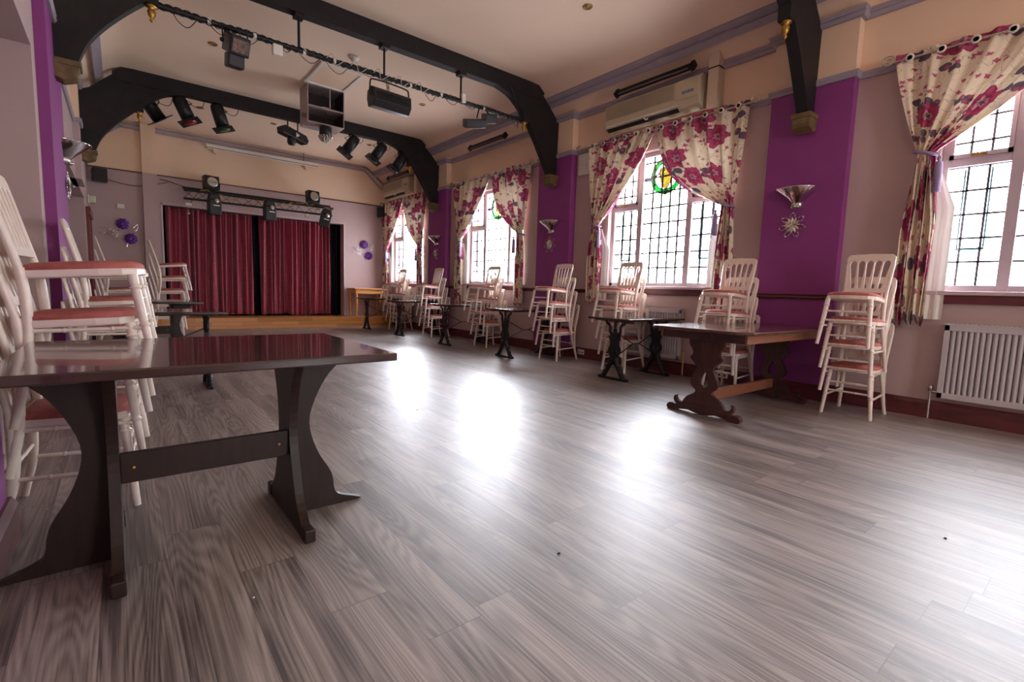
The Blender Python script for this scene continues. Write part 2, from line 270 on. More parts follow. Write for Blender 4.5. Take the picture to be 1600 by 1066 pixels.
# ---------------------------------------------------------------- mesh helpers
class MB:
    def __init__(s): s.v = []; s.f = []; s.m = []; s.s = []; s.uv = None
    def add(s, vs, fs, T=None, mi=0, smooth=False):
        o = len(s.v)
        for p in vs:
            p = Vector(p); s.v.append(tuple(T @ p) if T else tuple(p))
        for f in fs: s.f.append([i+o for i in f]); s.m.append(mi); s.s.append(smooth)
        return s
    def box(s, x0, x1, y0, y1, z0, z1, T=None, mi=0):
        vs = [(x, y, z) for x in (x0, x1) for y in (y0, y1) for z in (z0, z1)]
        return s.add(vs, [(0,1,3,2),(4,6,7,5),(0,4,5,1),(2,3,7,6),(0,2,6,4),(1,5,7,3)], T, mi)
    def tube(s, pts, r, seg=8, T=None, mi=0, flat=1.0):
        pts = [Vector(p) for p in pts]; n = len(pts); rs = r if isinstance(r, (list, tuple)) else [r]*n
        vs = []; prev = None
        for i, p in enumerate(pts):
            t = (pts[min(i+1, n-1)] - pts[max(i-1, 0)]); t = t.normalized() if t.length > 1e-9 else Vector((0, 0, 1))
            if prev is None:
                a = Vector((0, 0, 1)) if abs(t.z) < 0.9 else Vector((1, 0, 0)); u = t.cross(a).normalized()
            else:
                u = prev - t*prev.dot(t); u = u.normalized() if u.length > 1e-6 else t.orthogonal().normalized()
            prev = u; w = t.cross(u)
            for k in range(seg): vs.append(p + (u*cos(2*pi*k/seg) + w*sin(2*pi*k/seg)*flat)*rs[i])
        fs = [(i*seg+k, i*seg+(k+1) % seg, (i+1)*seg+(k+1) % seg, (i+1)*seg+k) for i in range(n-1) for k in range(seg)]
        s.add(vs, fs, T, mi, True)
        s.add([vs[k] for k in range(seg)], [tuple(range(seg))[::-1]], T, mi); s.add([vs[(n-1)*seg+k] for k in range(seg)], [tuple(range(seg))], T, mi)
        return s
    def lathe(s, prof, seg=16, T=None, mi=0, arc=2*pi, start=0):
        n = len(prof); full = abs(arc-2*pi) < 1e-6; k2 = seg if full else seg+1
        vs = [(r*cos(start+arc*k/seg), r*sin(start+arc*k/seg), z) for r, z in prof for k in range(k2)]
        fs = [(i*k2+k, i*k2+(k+1) % k2, (i+1)*k2+(k+1) % k2, (i+1)*k2+k) for i in range(n-1) for k in range(seg)]
        s.add(vs, fs, T, mi, True)
        if full:
            for i, rev in ((0, True), (n-1, False)):
                if prof[i][0] > 1e-5:
                    ids = tuple(range(seg)); s.add([vs[i*k2+k] for k in range(seg)], [ids[::-1] if rev else ids], T, mi)
        return s
    def ball(s, c, r, T=None, mi=0, seg=8, sc=(1, 1, 1)):
        vs = []; R = seg//2+1
        for i in range(R+1):
            a = pi*i/R
            for k in range(seg): b = 2*pi*k/seg; vs.append((c[0]+r*sc[0]*sin(a)*cos(b), c[1]+r*sc[1]*sin(a)*sin(b), c[2]+r*sc[2]*cos(a)))
        fs = [(i*seg+k, (i+1)*seg+k, (i+1)*seg+(k+1) % seg, i*seg+(k+1) % seg) for i in range(R) for k in range(seg)]
        return s.add(vs, fs, T, mi, True)
    def prism(s, poly, a, b, T=None, mi=0):       # poly in local xy, extruded z=a..b
        n = len(poly); vs = [(x, y, a) for x, y in poly] + [(x, y, b) for x, y in poly]
        return s.add(vs, [tuple(range(n))[::-1], tuple(range(n, 2*n))] + [(i, (i+1) % n, n+(i+1) % n, n+i) for i in range(n)], T, mi)
    def shape(s, outer, holes, th, T=None, mi=0, bev=0.0):   # outline with holes, centred on z=0
        cu = bpy.data.curves.new('tmp', 'CURVE'); cu.dimensions = '2D'; cu.fill_mode = 'BOTH'; cu.extrude = th/2-bev; cu.bevel_depth = bev; cu.bevel_resolution = 1
        if bev: cu.offset = -bev
        for lp in [outer]+holes:
            sp = cu.splines.new('POLY'); sp.points.add(len(lp)-1)
            for i, p in enumerate(lp): sp.points[i].co = (p[0], p[1], 0, 1)
            sp.use_cyclic_u = True
        ob = bpy.data.objects.new('tmp', cu); me = ob.to_mesh()
        s.add([v.co[:] for v in me.vertices], [tuple(p.vertices) for p in me.polygons], T, mi)
        ob.to_mesh_clear(); bpy.data.objects.remove(ob); bpy.data.curves.remove(cu); return s
    def build(s, name, m, parent=None, loc=None, bevel=0.0, solid=0.0):
        me = bpy.data.meshes.new(name); me.from_pydata(s.v, [], s.f)
        for mm in (m if isinstance(m, (list, tuple)) else [m]): me.materials.append(mm)
        for p, mi, sm in zip(me.polygons, s.m, s.s): p.material_index = mi; p.use_smooth = sm
        if s.uv:
            ul = me.uv_layers.new(name='UVMap')
            for p in me.polygons:
                for li in p.loop_indices: ul.data[li].uv = s.uv[me.loops[li].vertex_index]
        me.update()
        o = bpy.data.objects.new(name, me); COL.objects.link(o)
        if parent: o.parent = parent
        if loc: o.location = loc
        if bevel:
            b = o.modifiers.new('edge', 'BEVEL'); b.width = bevel; b.segments = 2; b.limit_method = 'ANGLE'; b.angle_limit = radians(40)
        if solid:
            b = o.modifiers.new('thickness', 'SOLIDIFY'); b.thickness = solid; b.offset = 0
        return o
def parts(name, m, parent, mbs, **kw):
    for b in mbs: b.build(name, m, parent, **kw)
def frame(ex, ey, ez, o=(0, 0, 0)):      # local axes -> world
    return Matrix(((ex[0], ey[0], ez[0], o[0]), (ex[1], ey[1], ez[1], o[1]), (ex[2], ey[2], ez[2], o[2]), (0, 0, 0, 1)))
def TR(loc=(0, 0, 0), rot=(0, 0, 0)): return Matrix.Translation(loc) @ Euler(rot).to_matrix().to_4x4()
def catmull(pts, n=6):
    P_ = [Vector(p) for p in pts]; P_ = [P_[0]*2-P_[1]] + P_ + [P_[-1]*2-P_[-2]]; out = []
    for i in range(1, len(P_)-2):
        for k in range(n):
            t = k/n; a, b, c, d = P_[i-1:i+3]
            out.append(0.5*((2*b)+(c-a)*t+(2*a-5*b+4*c-d)*t*t+(3*b-a-3*c+d)*t**3))
    out.append(P_[-2]); return out
def cm2(pts, n=5): return [(v[0], v[1]) for v in catmull([(p[0], p[1], 0) for p in pts], n)]
def thing(name, label, cat, loc=(0, 0, 0), rz=0.0, group=None):
    o = bpy.data.objects.new(name, None); COL.objects.link(o); o.location = loc; o.rotation_euler = (0, 0, rz); o.empty_display_size = 0.1
    o['label'] = label; o['category'] = cat
    if group: o['group'] = group
    return o
def tag(o, label, cat, group=None):
    o['label'] = label; o['category'] = cat
    if group: o['group'] = group
    return o
def struct(o): o['kind'] = 'structure'; return o
def copy_tree(o, parent=None):
    c = o.copy(); COL.objects.link(c)
    if parent: c.parent = parent
    for ch in [x for x in KIDS.get(o.name, [])]: copy_tree(ch, c)
    return c
KIDS = {}
def register(root):
    for o in COL.objects:
        if o.parent: KIDS.setdefault(o.parent.name, [])
        if o.parent and o not in KIDS[o.parent.name]: KIDS[o.parent.name].append(o)

# ---------------------------------------------------------------- the room
XL, XR, Y0, Y1 = -0.44, 5.72, -5.5, 12.87
ZW, ZC, XB = 3.80, 4.20, 5.15           # wall top, ceiling, bend
XBL = 0.13
PIER_Y = [-1.58, 2.20, 5.98, 9.77]
struct(MB().box(-1.8, 6.0, Y0-0.2, 13.0, -0.2, 0).build('floor', M['floor']))
prof = [(XR+0.02, ZW-0.015)] + [(5.60, 3.895), (5.40, 4.055), (5.27, 4.145), (5.15, 4.19), (5.0, ZC), (0.28, ZC), (0.13, 4.19), (0.01, 4.145), (-0.12, 4.055), (-0.32, 3.895)] + [(XL-0.02, ZW-0.015)]
cb = MB(); n = len(prof)
vs = [(x, y, z) for y in (Y0-0.1, Y1+0.05) for x, z in prof] + [(x, y, z+0.15) for y in (Y0-0.1, Y1+0.05) for x, z in prof]
fs = [(i, n+i, n+i+1, i+1) for i in range(n-1)]; cb.add(vs, fs, None, 0, True)
cb.add(vs, [(2*n+i, 2*n+i+1, 3*n+i+1, 3*n+i) for i in range(n-1)])
struct(cb.build('ceiling', M['ceiling']))

ZS, ZL, ZH = 3.21, 1.12, 3.0    # colour border, sill height, window head
wr = MB()
def wall_seg(mb, x0, x1, y0, y1, z0, z1):
    if z0 < ZS < z1: mb.box(x0, x1, y0, y1, z0, ZS, mi=0); mb.box(x0, x1, y0, y1, ZS, z1, mi=1)
    else: mb.box(x0, x1, y0, y1, z0, z1, mi=0 if z1 <= ZS else 1)
yy = Y0-0.2
for a, b in WIN:
    wall_seg(wr, XR, 6.02, yy, a, 0, 4.3); wall_seg(wr, XR, 6.02, a, b, 0, ZL); wall_seg(wr, XR, 6.02, a, b, ZH, 4.3); yy = b
wall_seg(wr, XR, 6.02, yy, 13.2, 0, 4.3)
struct(wr.build('wall_right', [M['mauve'], M['cream']]))

wl_ = MB()
OPEN = [(-3.6, -2.0, 2.68), (3.1, 5.12, 2.70), (7.0, 11.5, 2.42)]
yy = Y0-0.2
for a, b, z in OPEN:
    wall_seg(wl_, -1.6, XL, yy, a, 0, 4.3); wall_seg(wl_, -1.6, XL, a, b, z, 4.3); yy = b
wall_seg(wl_, -1.6, XL, yy, 13.2, 0, 4.3)
wl_.box(-1.8, -1.6, Y0-0.2, 13.2, 0, 4.3)
struct(wl_.build('wall_left', [M['mauve'], M['cream']]))

wb = MB()      # unseen wall behind the photographer, with one window added for fill light
wall_seg(wb, -1.8, 2.0, Y0-0.2, Y0, 0, 4.3); wall_seg(wb, 3.2, 6.0, Y0-0.2, Y0, 0, 4.3); wall_seg(wb, 2.0, 3.2, Y0-0.2, Y0, 3.0, 4.3); wall_seg(wb, 2.0, 3.2, Y0-0.2, Y0, 0, 1.1)
struct(wb.build('wall_back', [M['mauve'], M['cream']]))

OX0, OX1, OZ1, SZ = 0.755, 4.60, 2.62, 0.235
wf = MB()
wall_seg(wf, -1.8, OX0, Y1, Y1+0.25, 0, 4.35); wall_seg(wf, OX1, 6.0, Y1, Y1+0.25, 0, 4.35); wall_seg(wf, OX0, OX1, Y1, Y1+0.25, OZ1, 4.35)
wall_seg(wf, 0.43, 0.68, Y1-0.10, Y1, SZ, 4.19)
struct(wf.build('wall_front', [M['mauve'], M['cream']]))
sb_ = MB(); sb_.box(OX0-0.6, OX1+0.6, 15.0, 15.1, 0, 3.2); sb_.box(OX0-0.6, OX0-0.5, Y1+0.25, 15.0, 0, 3.2); sb_.box(OX1+0.5, OX1+0.6, Y1+0.25, 15.0, 0, 3.2); sb_.box(OX0-0.6, OX1+0.6, Y1+0.25, 15.1, 3.2, 3.3)
struct(sb_.build('wall_stage', M['blackdrape']))
st = MB(); st.box(XL, XR, 12.25, Y1, 0, SZ); st.box(OX0-0.5, OX1+0.5, Y1, 15.0, 0, SZ)
st.box(XL, XR, 12.235, 12.25, SZ-0.03, SZ+0.004)
struct(st.build('trim_1', M['stage'])).name = 'floor_stage'

# piers (painted chimney-like pilasters)
def pier(x0, x1, y, name, hw=0.385):
    mb = MB(); mb.box(x0, x1, y-hw, y+hw, 0, ZS, mi=0); mb.box(x0, x1, y-hw, y+hw, ZS, 3.83, mi=1)
    return struct(mb.build(name, [M['purple'], M['cream']]))
for i, y in enumerate(PIER_Y): pier(5.60, 5.75, y, 'wall_pier')
pier(-0.5, -0.385, 2.24, 'wall_pier', 0.42); pier(-0.5, -0.37, 5.93, 'wall_pier', 0.60); struct(MB().box(-0.5, -0.37, 9.37, 10.17, 2.42, ZS).box(-0.5, -0.37, 9.37, 10.17, ZS, 3.83, mi=1).build('wall_pier', [M['mauve'], M['cream']])); pier(-0.5, -0.34, -1.2, 'wall_pier', 0.42)

# mouldings following the right wall and round the piers
def run_profile(name, m, prof2, path, closed=False):
    """sweep a small 2-D profile (out, z) along a path of (x, y, outx, outy) corners"""
    mb = MB(); n = len(prof2)
    vs = [(x+ox*o, y+oy*o, z) for x, y, ox, oy in path for o, z in prof2]
    fs = [(i*n+k, i*n+(k+1) % n, (i+1)*n+(k+1) % n, (i+1)*n+k) for i in range(len(path)-1) for k in range(n)]
    mb.add(vs, fs); mb.add(vs[:n], [tuple(range(n))[::-1]]); mb.add(vs[-n:], [tuple(range(n))])
    return struct(mb.build(name, m))
def path_right(ya, yb, skip=()):
    p = [(XR, ya, -1, 0)]
    for y in PIER_Y:
        if ya < y < yb: p += [(XR, y-0.385, -1, -1), (5.60, y-0.385, -1, -1), (5.60, y+0.385, -1, 1), (XR, y+0.385, -1, 1)]
    return p+[(XR, yb, -1, 0)]
def rect(o, z0, z1): return [(0.0, z0), (o*0.6, z0), (o, z0+(z1-z0)*0.35), (o*0.75, z0+(z1-z0)*0.6), (o, z1), (0.0, z1)]
run_profile('trim_border_right', M['trimgrey'], rect(0.035, 3.19, 3.25), path_right(Y0, Y1))
run_profile('trim_picture_right', M['trimgrey'], rect(0.06, 3.735, 3.815), path_right(Y0, Y1))
pr = run_profile('trim_ledge_right', M['cream'], [(0, 3.816), (0.065, 3.816), (0.0, 3.86)], path_right(Y0, Y1))
run_profile('baseboard_right', M['skirt'], [(0, 0), (0.028, 0), (0.028, 0.13), (0.018, 0.15), (0.012, 0.165), (0, 0.165)], path_right(Y0, 12.25))
# dado rail between the windows
segs = []; yy = Y0
for a, b in WIN: segs.append((yy, a-0.04)); yy = b+0.04
segs.append((yy, Y1))
for a, b in segs: run_profile('trim_dado_right', M['dado'], rect(0.03, 1.045, 1.095), path_right(a, b))
# upper cornice at the foot of the coving
c2 = MB()
for sgn, xc in ((1, XR), (-1, XL)):
    pts = [(-0.27, 3.93), (-0.33, 3.98), (-0.30, 4.01), (-0.36, 4.06), (-0.33, 4.12), (-0.22, 4.03)]
    pts = [(xc+sgn*p[0], p[1]) for p in pts]; vs = [(x, y, z) for y in (Y0, Y1) for x, z in pts]; k = len(pts)
    if sgn > 0: c2.add(vs, [(i, (i+1) % k, k+(i+1) % k, k+i) for i in range(k)])
    else: cl = MB().add(vs, [(i, (i+1) % k, k+(i+1) % k, k+i) for i in range(k)])
struct(c2.build('trim_cornice_right', M['trimgrey'])); struct(cl.build('trim_cornice_left', M['trimgrey']))
# left wall mouldings
def path_left(ya, yb, piers=((2.24, 0.42, -0.385), (5.93, 0.60, -0.37), (9.77, 0.40, -0.37))):
    p = [(XL, ya, 1, 0)]
    for y, h, x in piers:
        if ya < y < yb: p += [(XL, y-h, 1, -1), (x, y-h, 1, -1), (x, y+h, 1, 1), (XL, y+h, 1, 1)]
    return p+[(XL, yb, 1, 0)]
run_profile('trim_border_left', M['trimgrey'], rect(0.035, 3.19, 3.25), path_left(0.0, Y1)); run_profile('trim_picture_left', M['trimgrey'], rect(0.05, 3.735, 3.815), path_left(0.0, Y1))
run_profile('baseboard_left', M['skirt'], [(0, 0), (0.028, 0), (0.028, 0.13), (0.018, 0.15), (0.012, 0.165), (0, 0.165)], path_left(0.0, 3.1))
run_profile('baseboard_left', M['skirt'], [(0, 0), (0.028, 0), (0.028, 0.13), (0.018, 0.15), (0.012, 0.165), (0, 0.165)], path_left(5.12, 7.0))
run_profile('baseboard_left', M['skirt'], [(0, 0), (0.028, 0), (0.028, 0.13), (0.018, 0.15), (0, 0.165)], [(-1.6, 3.1, 1, 0), (-1.6, 5.12, 1, 0)])
# end wall trims: follow the ceiling outline
def ribbon(name, pts, w, d, m, y):
    mb = MB()
    for (xa, za), (xb, zb) in zip(pts[:-1], pts[1:]):
        t = Vector((xb-xa, 0, zb-za)).normalized(); nn = Vector((t.z, 0, -t.x))
        a = Vector((xa, y, za)); b = Vector((xb, y, zb)); off = Vector((0, -d, 0))
        vs = [a, b, b+nn*w, a+nn*w]; vs = vs+[v+off for v in vs]
        mb.add(vs, [(0, 1, 2, 3), (7, 6, 5, 4), (0, 4, 5, 1), (1, 5, 6, 2), (2, 6, 7, 3), (3, 7, 4, 0)])
    return struct(mb.build(name, m))
ribbon('trim_front_upper', [(-0.44, 3.80), (0.06, 4.16), (5.22, 4.16), (XR, 3.80)], 0.03, 0.04, M['trimgrey'], Y1)
ribbon('trim_front_lower', [(-0.44, 3.66), (0.10, 4.10), (5.18, 4.10), (5.66, 3.66)], 0.05, 0.03, M['trimgrey'], Y1)
struct(MB().box(XL, 0.43, Y1-0.02, Y1, 3.20, 3.222).box(0.68, XR, Y1-0.02, Y1, 3.20, 3.222).build('trim_front_border', M['dado']))
struct(MB().box(4.60, 4.63, Y1-0.015, Y1, SZ, 2.65).box(0.725, 0.755, Y1-0.015, Y1, SZ, 2.65).box(0.725, 4.63, Y1-0.015, Y1, 2.62, 2.65).build('trim_stage_opening', M['sill']))
# door frame on the left wall by the stage
dm = MB(); dm.box(XL, XL+0.05, 11.75, 11.87, 0.235, 2.15); dm.box(XL, XL+0.05, 12.55, 12.67, 0.235, 2.15); dm.box(XL, XL+0.07, 11.70, 12.72, 2.15, 2.30); dm.box(XL, XL+0.02, 11.87, 12.55, 0.235, 2.15)
struct(dm.build('door_1', M['doorred'], bevel=0.004))

# windows
def window(i, a, b, detail=True):
    X = 5.84; w = MB(); t = 0.05
    ym1, ym2 = a+0.28*(b-a), b-0.28*(b-a); zt = 2.28
    w.box(X-0.03, X+0.05, a, b, ZL+0.03, ZL+0.09); w.box(X-0.03, X+0.05, a, b, ZH-0.06, ZH)
    w.box(X-0.03, X+0.05, a, a+t, ZL, ZH); w.box(X-0.03, X+0.05, b-t, b, ZL, ZH)
    for y in (ym1, ym2): w.box(X-0.035, X+0.055, y-0.04, y+0.04, ZL, ZH)
    w.box(X-0.032, X+0.052, a, ym1, zt-0.035, zt+0.035); w.box(X-0.032, X+0.052, ym2, b, zt-0.035, zt+0.035)
    o = struct(w.build('window_%d' % i, M['wframe'], bevel=0.004))
    # opening lights in the side bays
    c = MB()
    for y0, y1 in ((a+t, ym1-0.04), (ym2+0.04, b-t)):
        for (za, zb) in ((zt+0.035, ZH-0.06),):
            c.box(X-0.045, X-0.01, y0, y1, za, za+0.035); c.box(X-0.045, X-0.01, y0, y1, zb-0.035, zb); c.box(X-0.045, X-0.01, y0, y0+0.03, za, zb); c.box(X-0.045, X-0.01, y1-0.03, y1, za, zb)
    c.build('casement', M['wframe'], o)
    hnd = MB()
    for y in ((a+ym1)/2, (b+ym2)/2): hnd.box(X-0.07, X-0.045, y-0.05, y+0.05, zt+0.04, zt+0.055); hnd.ball((X-0.06, y, zt+0.05), 0.012)
    hnd.build('stay', M['brass'], o)
    MB().box(X+0.015, X+0.019, a+0.02, b-0.02, ZL+0.05, ZH-0.03).build('glass', M['glass'], o)
    lw = 0.009 if a < 2 else 0.0135
    ld = MB(); zs = [ZL+0.09+0.207*k for k in range(1, 9)]
    for z in zs:
        if z < ZH-0.08: ld.box(X+0.006, X+0.013, a+t, b-t, z-min(lw, 0.011), z+min(lw, 0.011))
    for y0, y1, nn in ((a+t, ym1-0.04, 3), (ym1+0.04, ym2-0.04, 5), (ym2+0.04, b-t, 3)):
        for k in range(1, nn): y = y0+(y1-y0)*k/nn; ld.box(X+0.006, X+0.013, y-lw, y+lw, ZL+0.08, ZH-0.05)
    ld.build('leading', M['lead'], o)
    # stained glass roundel
    yc, zc = (a+b)/2+0.01, 2.66; R1, R0 = 0.25, 0.172
    T = frame((0, -1, 0), (0, 0, 1), (-1, 0, 0), (X+0.004, yc, zc))
    ring = lambda r, n=40, a0=0, a1=2*pi: [(r*cos(a0+(a1-a0)*k/n), r*sin(a0+(a1-a0)*k/n)) for k in range(n)]
    MB().shape(ring(R1), [ring(R0)], 0.006, T).build('green_ring', M['ggreen'], o)
    sh = cm2([(-0.10, 0.10), (0, 0.115), (0.10, 0.10), (0.10, 0.0), (0.06, -0.10), (0, -0.17), (-0.06, -0.10), (-0.10, 0.0), (-0.10, 0.10)], 4)[:-1]
    MB().shape(sh, [], 0.006, T).build('amber_shield', M['gyellow'], o)
    k_ = MB()
    k_.shape([(p[0]*1.10, p[1]*1.10) for p in sh], [[(p[0]*1.02, p[1]*1.02) for p in sh]], 0.009, T)
    for q in range(6):
        an = pi/6+q*pi/3; k_.ball((0.205*cos(an), 0.205*sin(an), 0), 0.016, T)
    k_.build('red_border', M['gred'], o)
    y_ = MB()
    for an in (0, pi/2, pi, 3*pi/2): y_.box(0.166, 0.256, -0.02, 0.02, -0.006, 0.006, T @ Matrix.Rotation(an, 4, 'Z'))
    y_.build('amber_block', M['gyellow'], o)
    v_ = MB(); v_.shape([(0.24, -0.05), (0.36, -0.035), (0.36, 0.005), (0.24, -0.01)], [], 0.006, T); v_.shape([(-0.24, -0.05), (-0.36, -0.035), (-0.36, 0.005), (-0.24, -0.01)], [], 0.006, T)
    v_.shape([(-0.17, 0), (-0.10, 0.04), (-0.10, 0.07), (-0.17, 0.03)], [], 0.006, T); v_.shape([(0.17, 0), (0.10, 0.04), (0.10, 0.07), (0.17, 0.03)], [], 0.006, T)
    v_.build('violet_band', M['gpurple'], o)
    tl = MB()
    for y0, y1 in ((a+t, ym1-0.04), (ym2+0.04, b-t)):
        ya, yb = y0+(y1-y0)*0.27, y0+(y1-y0)*0.30
        tl.box(X+0.003, X+0.007, ya, yb, ZL+0.42, zt-0.06); tl.box(X+0.003, X+0.007, y1-(yb-y0), y1-(ya-y0), ZL+0.42, zt-0.06); tl.box(X+0.003, X+0.007, ya, y1-(ya-y0), ZL+0.40, ZL+0.42)
    tl.build('teal_strip', M['gteal'], o)
    sl = MB(); sl.box(5.66, 5.84, a-0.06, b+0.06, ZL, ZL+0.035); sl.build('sill_board', M['sill'], o, bevel=0.006)
    sk = MB(); sk.box(5.685, XR, a-0.04, b+0.04, ZL-0.075, ZL); sk.build('sill_apron', M['skirt'], o, bevel=0.005)
for i, (a, b) in enumerate(WIN): window(i+1, a, b)  # window_1 is the unseen one added for light
bwm = MB(); bwm.box(2.0, 3.2, Y0-0.12, Y0-0.06, 1.1, 1.18); bwm.box(2.0, 3.2, Y0-0.12, Y0-0.06, 2.92, 3.0)
for k in range(3): bwm.box(2.0+k*0.57, 2.06+k*0.57, Y0-0.12, Y0-0.06, 1.1, 3.0)
struct(bwm.build('window_6', M['wframe']))  # frame of the unseen window added to give fill from behind

# ---------------------------------------------------------------- beams with curved brackets
def truss(y, label):
    t = thing('roof_truss', label, 'beam', (2.64, y, 2.75), group=None)
    L_ = lambda pts: [(x-2.64, z-2.75) for x, z in pts]
    T = frame((1, 0, 0), (0, 0, 1), (0, -1, 0))
    top = [(0.13, 4.195), (0.30, 4.21), (4.98, 4.21), (5.15, 4.195), (5.14, 3.99), (0.14, 3.99)]
    MB().shape(L_([(0.02, 4.10), (0.15, 4.20), (5.13, 4.20), (5.26, 4.10), (5.2, 3.99), (0.08, 3.99)]), [], 0.13, T).build('tie_beam', M['black'], t, bevel=0.006)
    inner = cm2([(4.35, 3.99), (4.62, 3.91), (4.86, 3.73), (5.03, 3.54), (5.21, 3.28), (5.35, 3.06), (5.45, 2.90)], 5)
    outer = [(5.58, 2.90), (5.60, 3.74), (5.53, 3.80), (5.30, 4.02), (5.13, 4.17), (4.35, 4.10)]
    for sgn in (1, -1):
        pts = L_(inner+outer)
        if sgn < 0: pts = [(-p[0]-0.0, p[1]) for p in L_(cm2([(4.35, 3.99), (4.62, 3.91), (4.86, 3.72), (5.07, 3.53), (5.28, 3.30), (5.42, 3.10), (5.50, 2.90)], 5)+[(5.65, 2.90), (5.65, 3.74)]+outer[2:])]
        MB().shape(pts, [], 0.11, T).build('curved_bracket', M['black'], t, bevel=0.006)
        fx = (4.92-2.64) if sgn > 0 else -(4.92-2.64)-0.03
        MB().lathe([(0.005, 0.70), (0.022, 0.715), (0.012, 0.735), (0.03, 0.76), (0.036, 0.80), (0.02, 0.82), (0.05, 0.835), (0.05, 0.85), (0.0, 0.85)], 12, TR((fx, 0, 0))).build('pendant_finial', M['brass'], t)
        MB().box(fx-0.055, fx+0.055, -0.06, 0.06, 0.85, 0.98).build('finial_block', M['black'], t, bevel=0.008)
        cx = (5.50-2.64) if sgn > 0 else -(5.50-2.64)-0.07
        c = MB(); P_ = [(-0.085, 0.14), (0.095, 0.14), (0.095, 0.01), (0.03, -0.02), (-0.07, 0.02), (-0.085, 0.06)]
        if sgn < 0: P_ = [(-p[0], p[1]) for p in P_]
        c.prism(P_, -0.085, 0.085, TR((cx, 0, 0)) @ T)
        c.box(cx-0.095, cx+0.10, -0.095, 0.095, 0.11, 0.16); c.build('corbel', M['gold'], t, bevel=0.008)
    for x in (-2.0, -1.2, -0.4, 0.4, 1.2, 2.0): MB().ball((x, -0.066, 1.33), 0.013).build('bolt', M['blackm'], t)
    return t
truss(2.20, 'black roof truss nearest the camera, only its right curved bracket in view')
truss(5.98, 'black roof truss with curved brackets above the long cable-wrapped lighting bar')
truss(9.77, 'black roof truss with curved brackets nearest the stage, spotlights clamped under it')

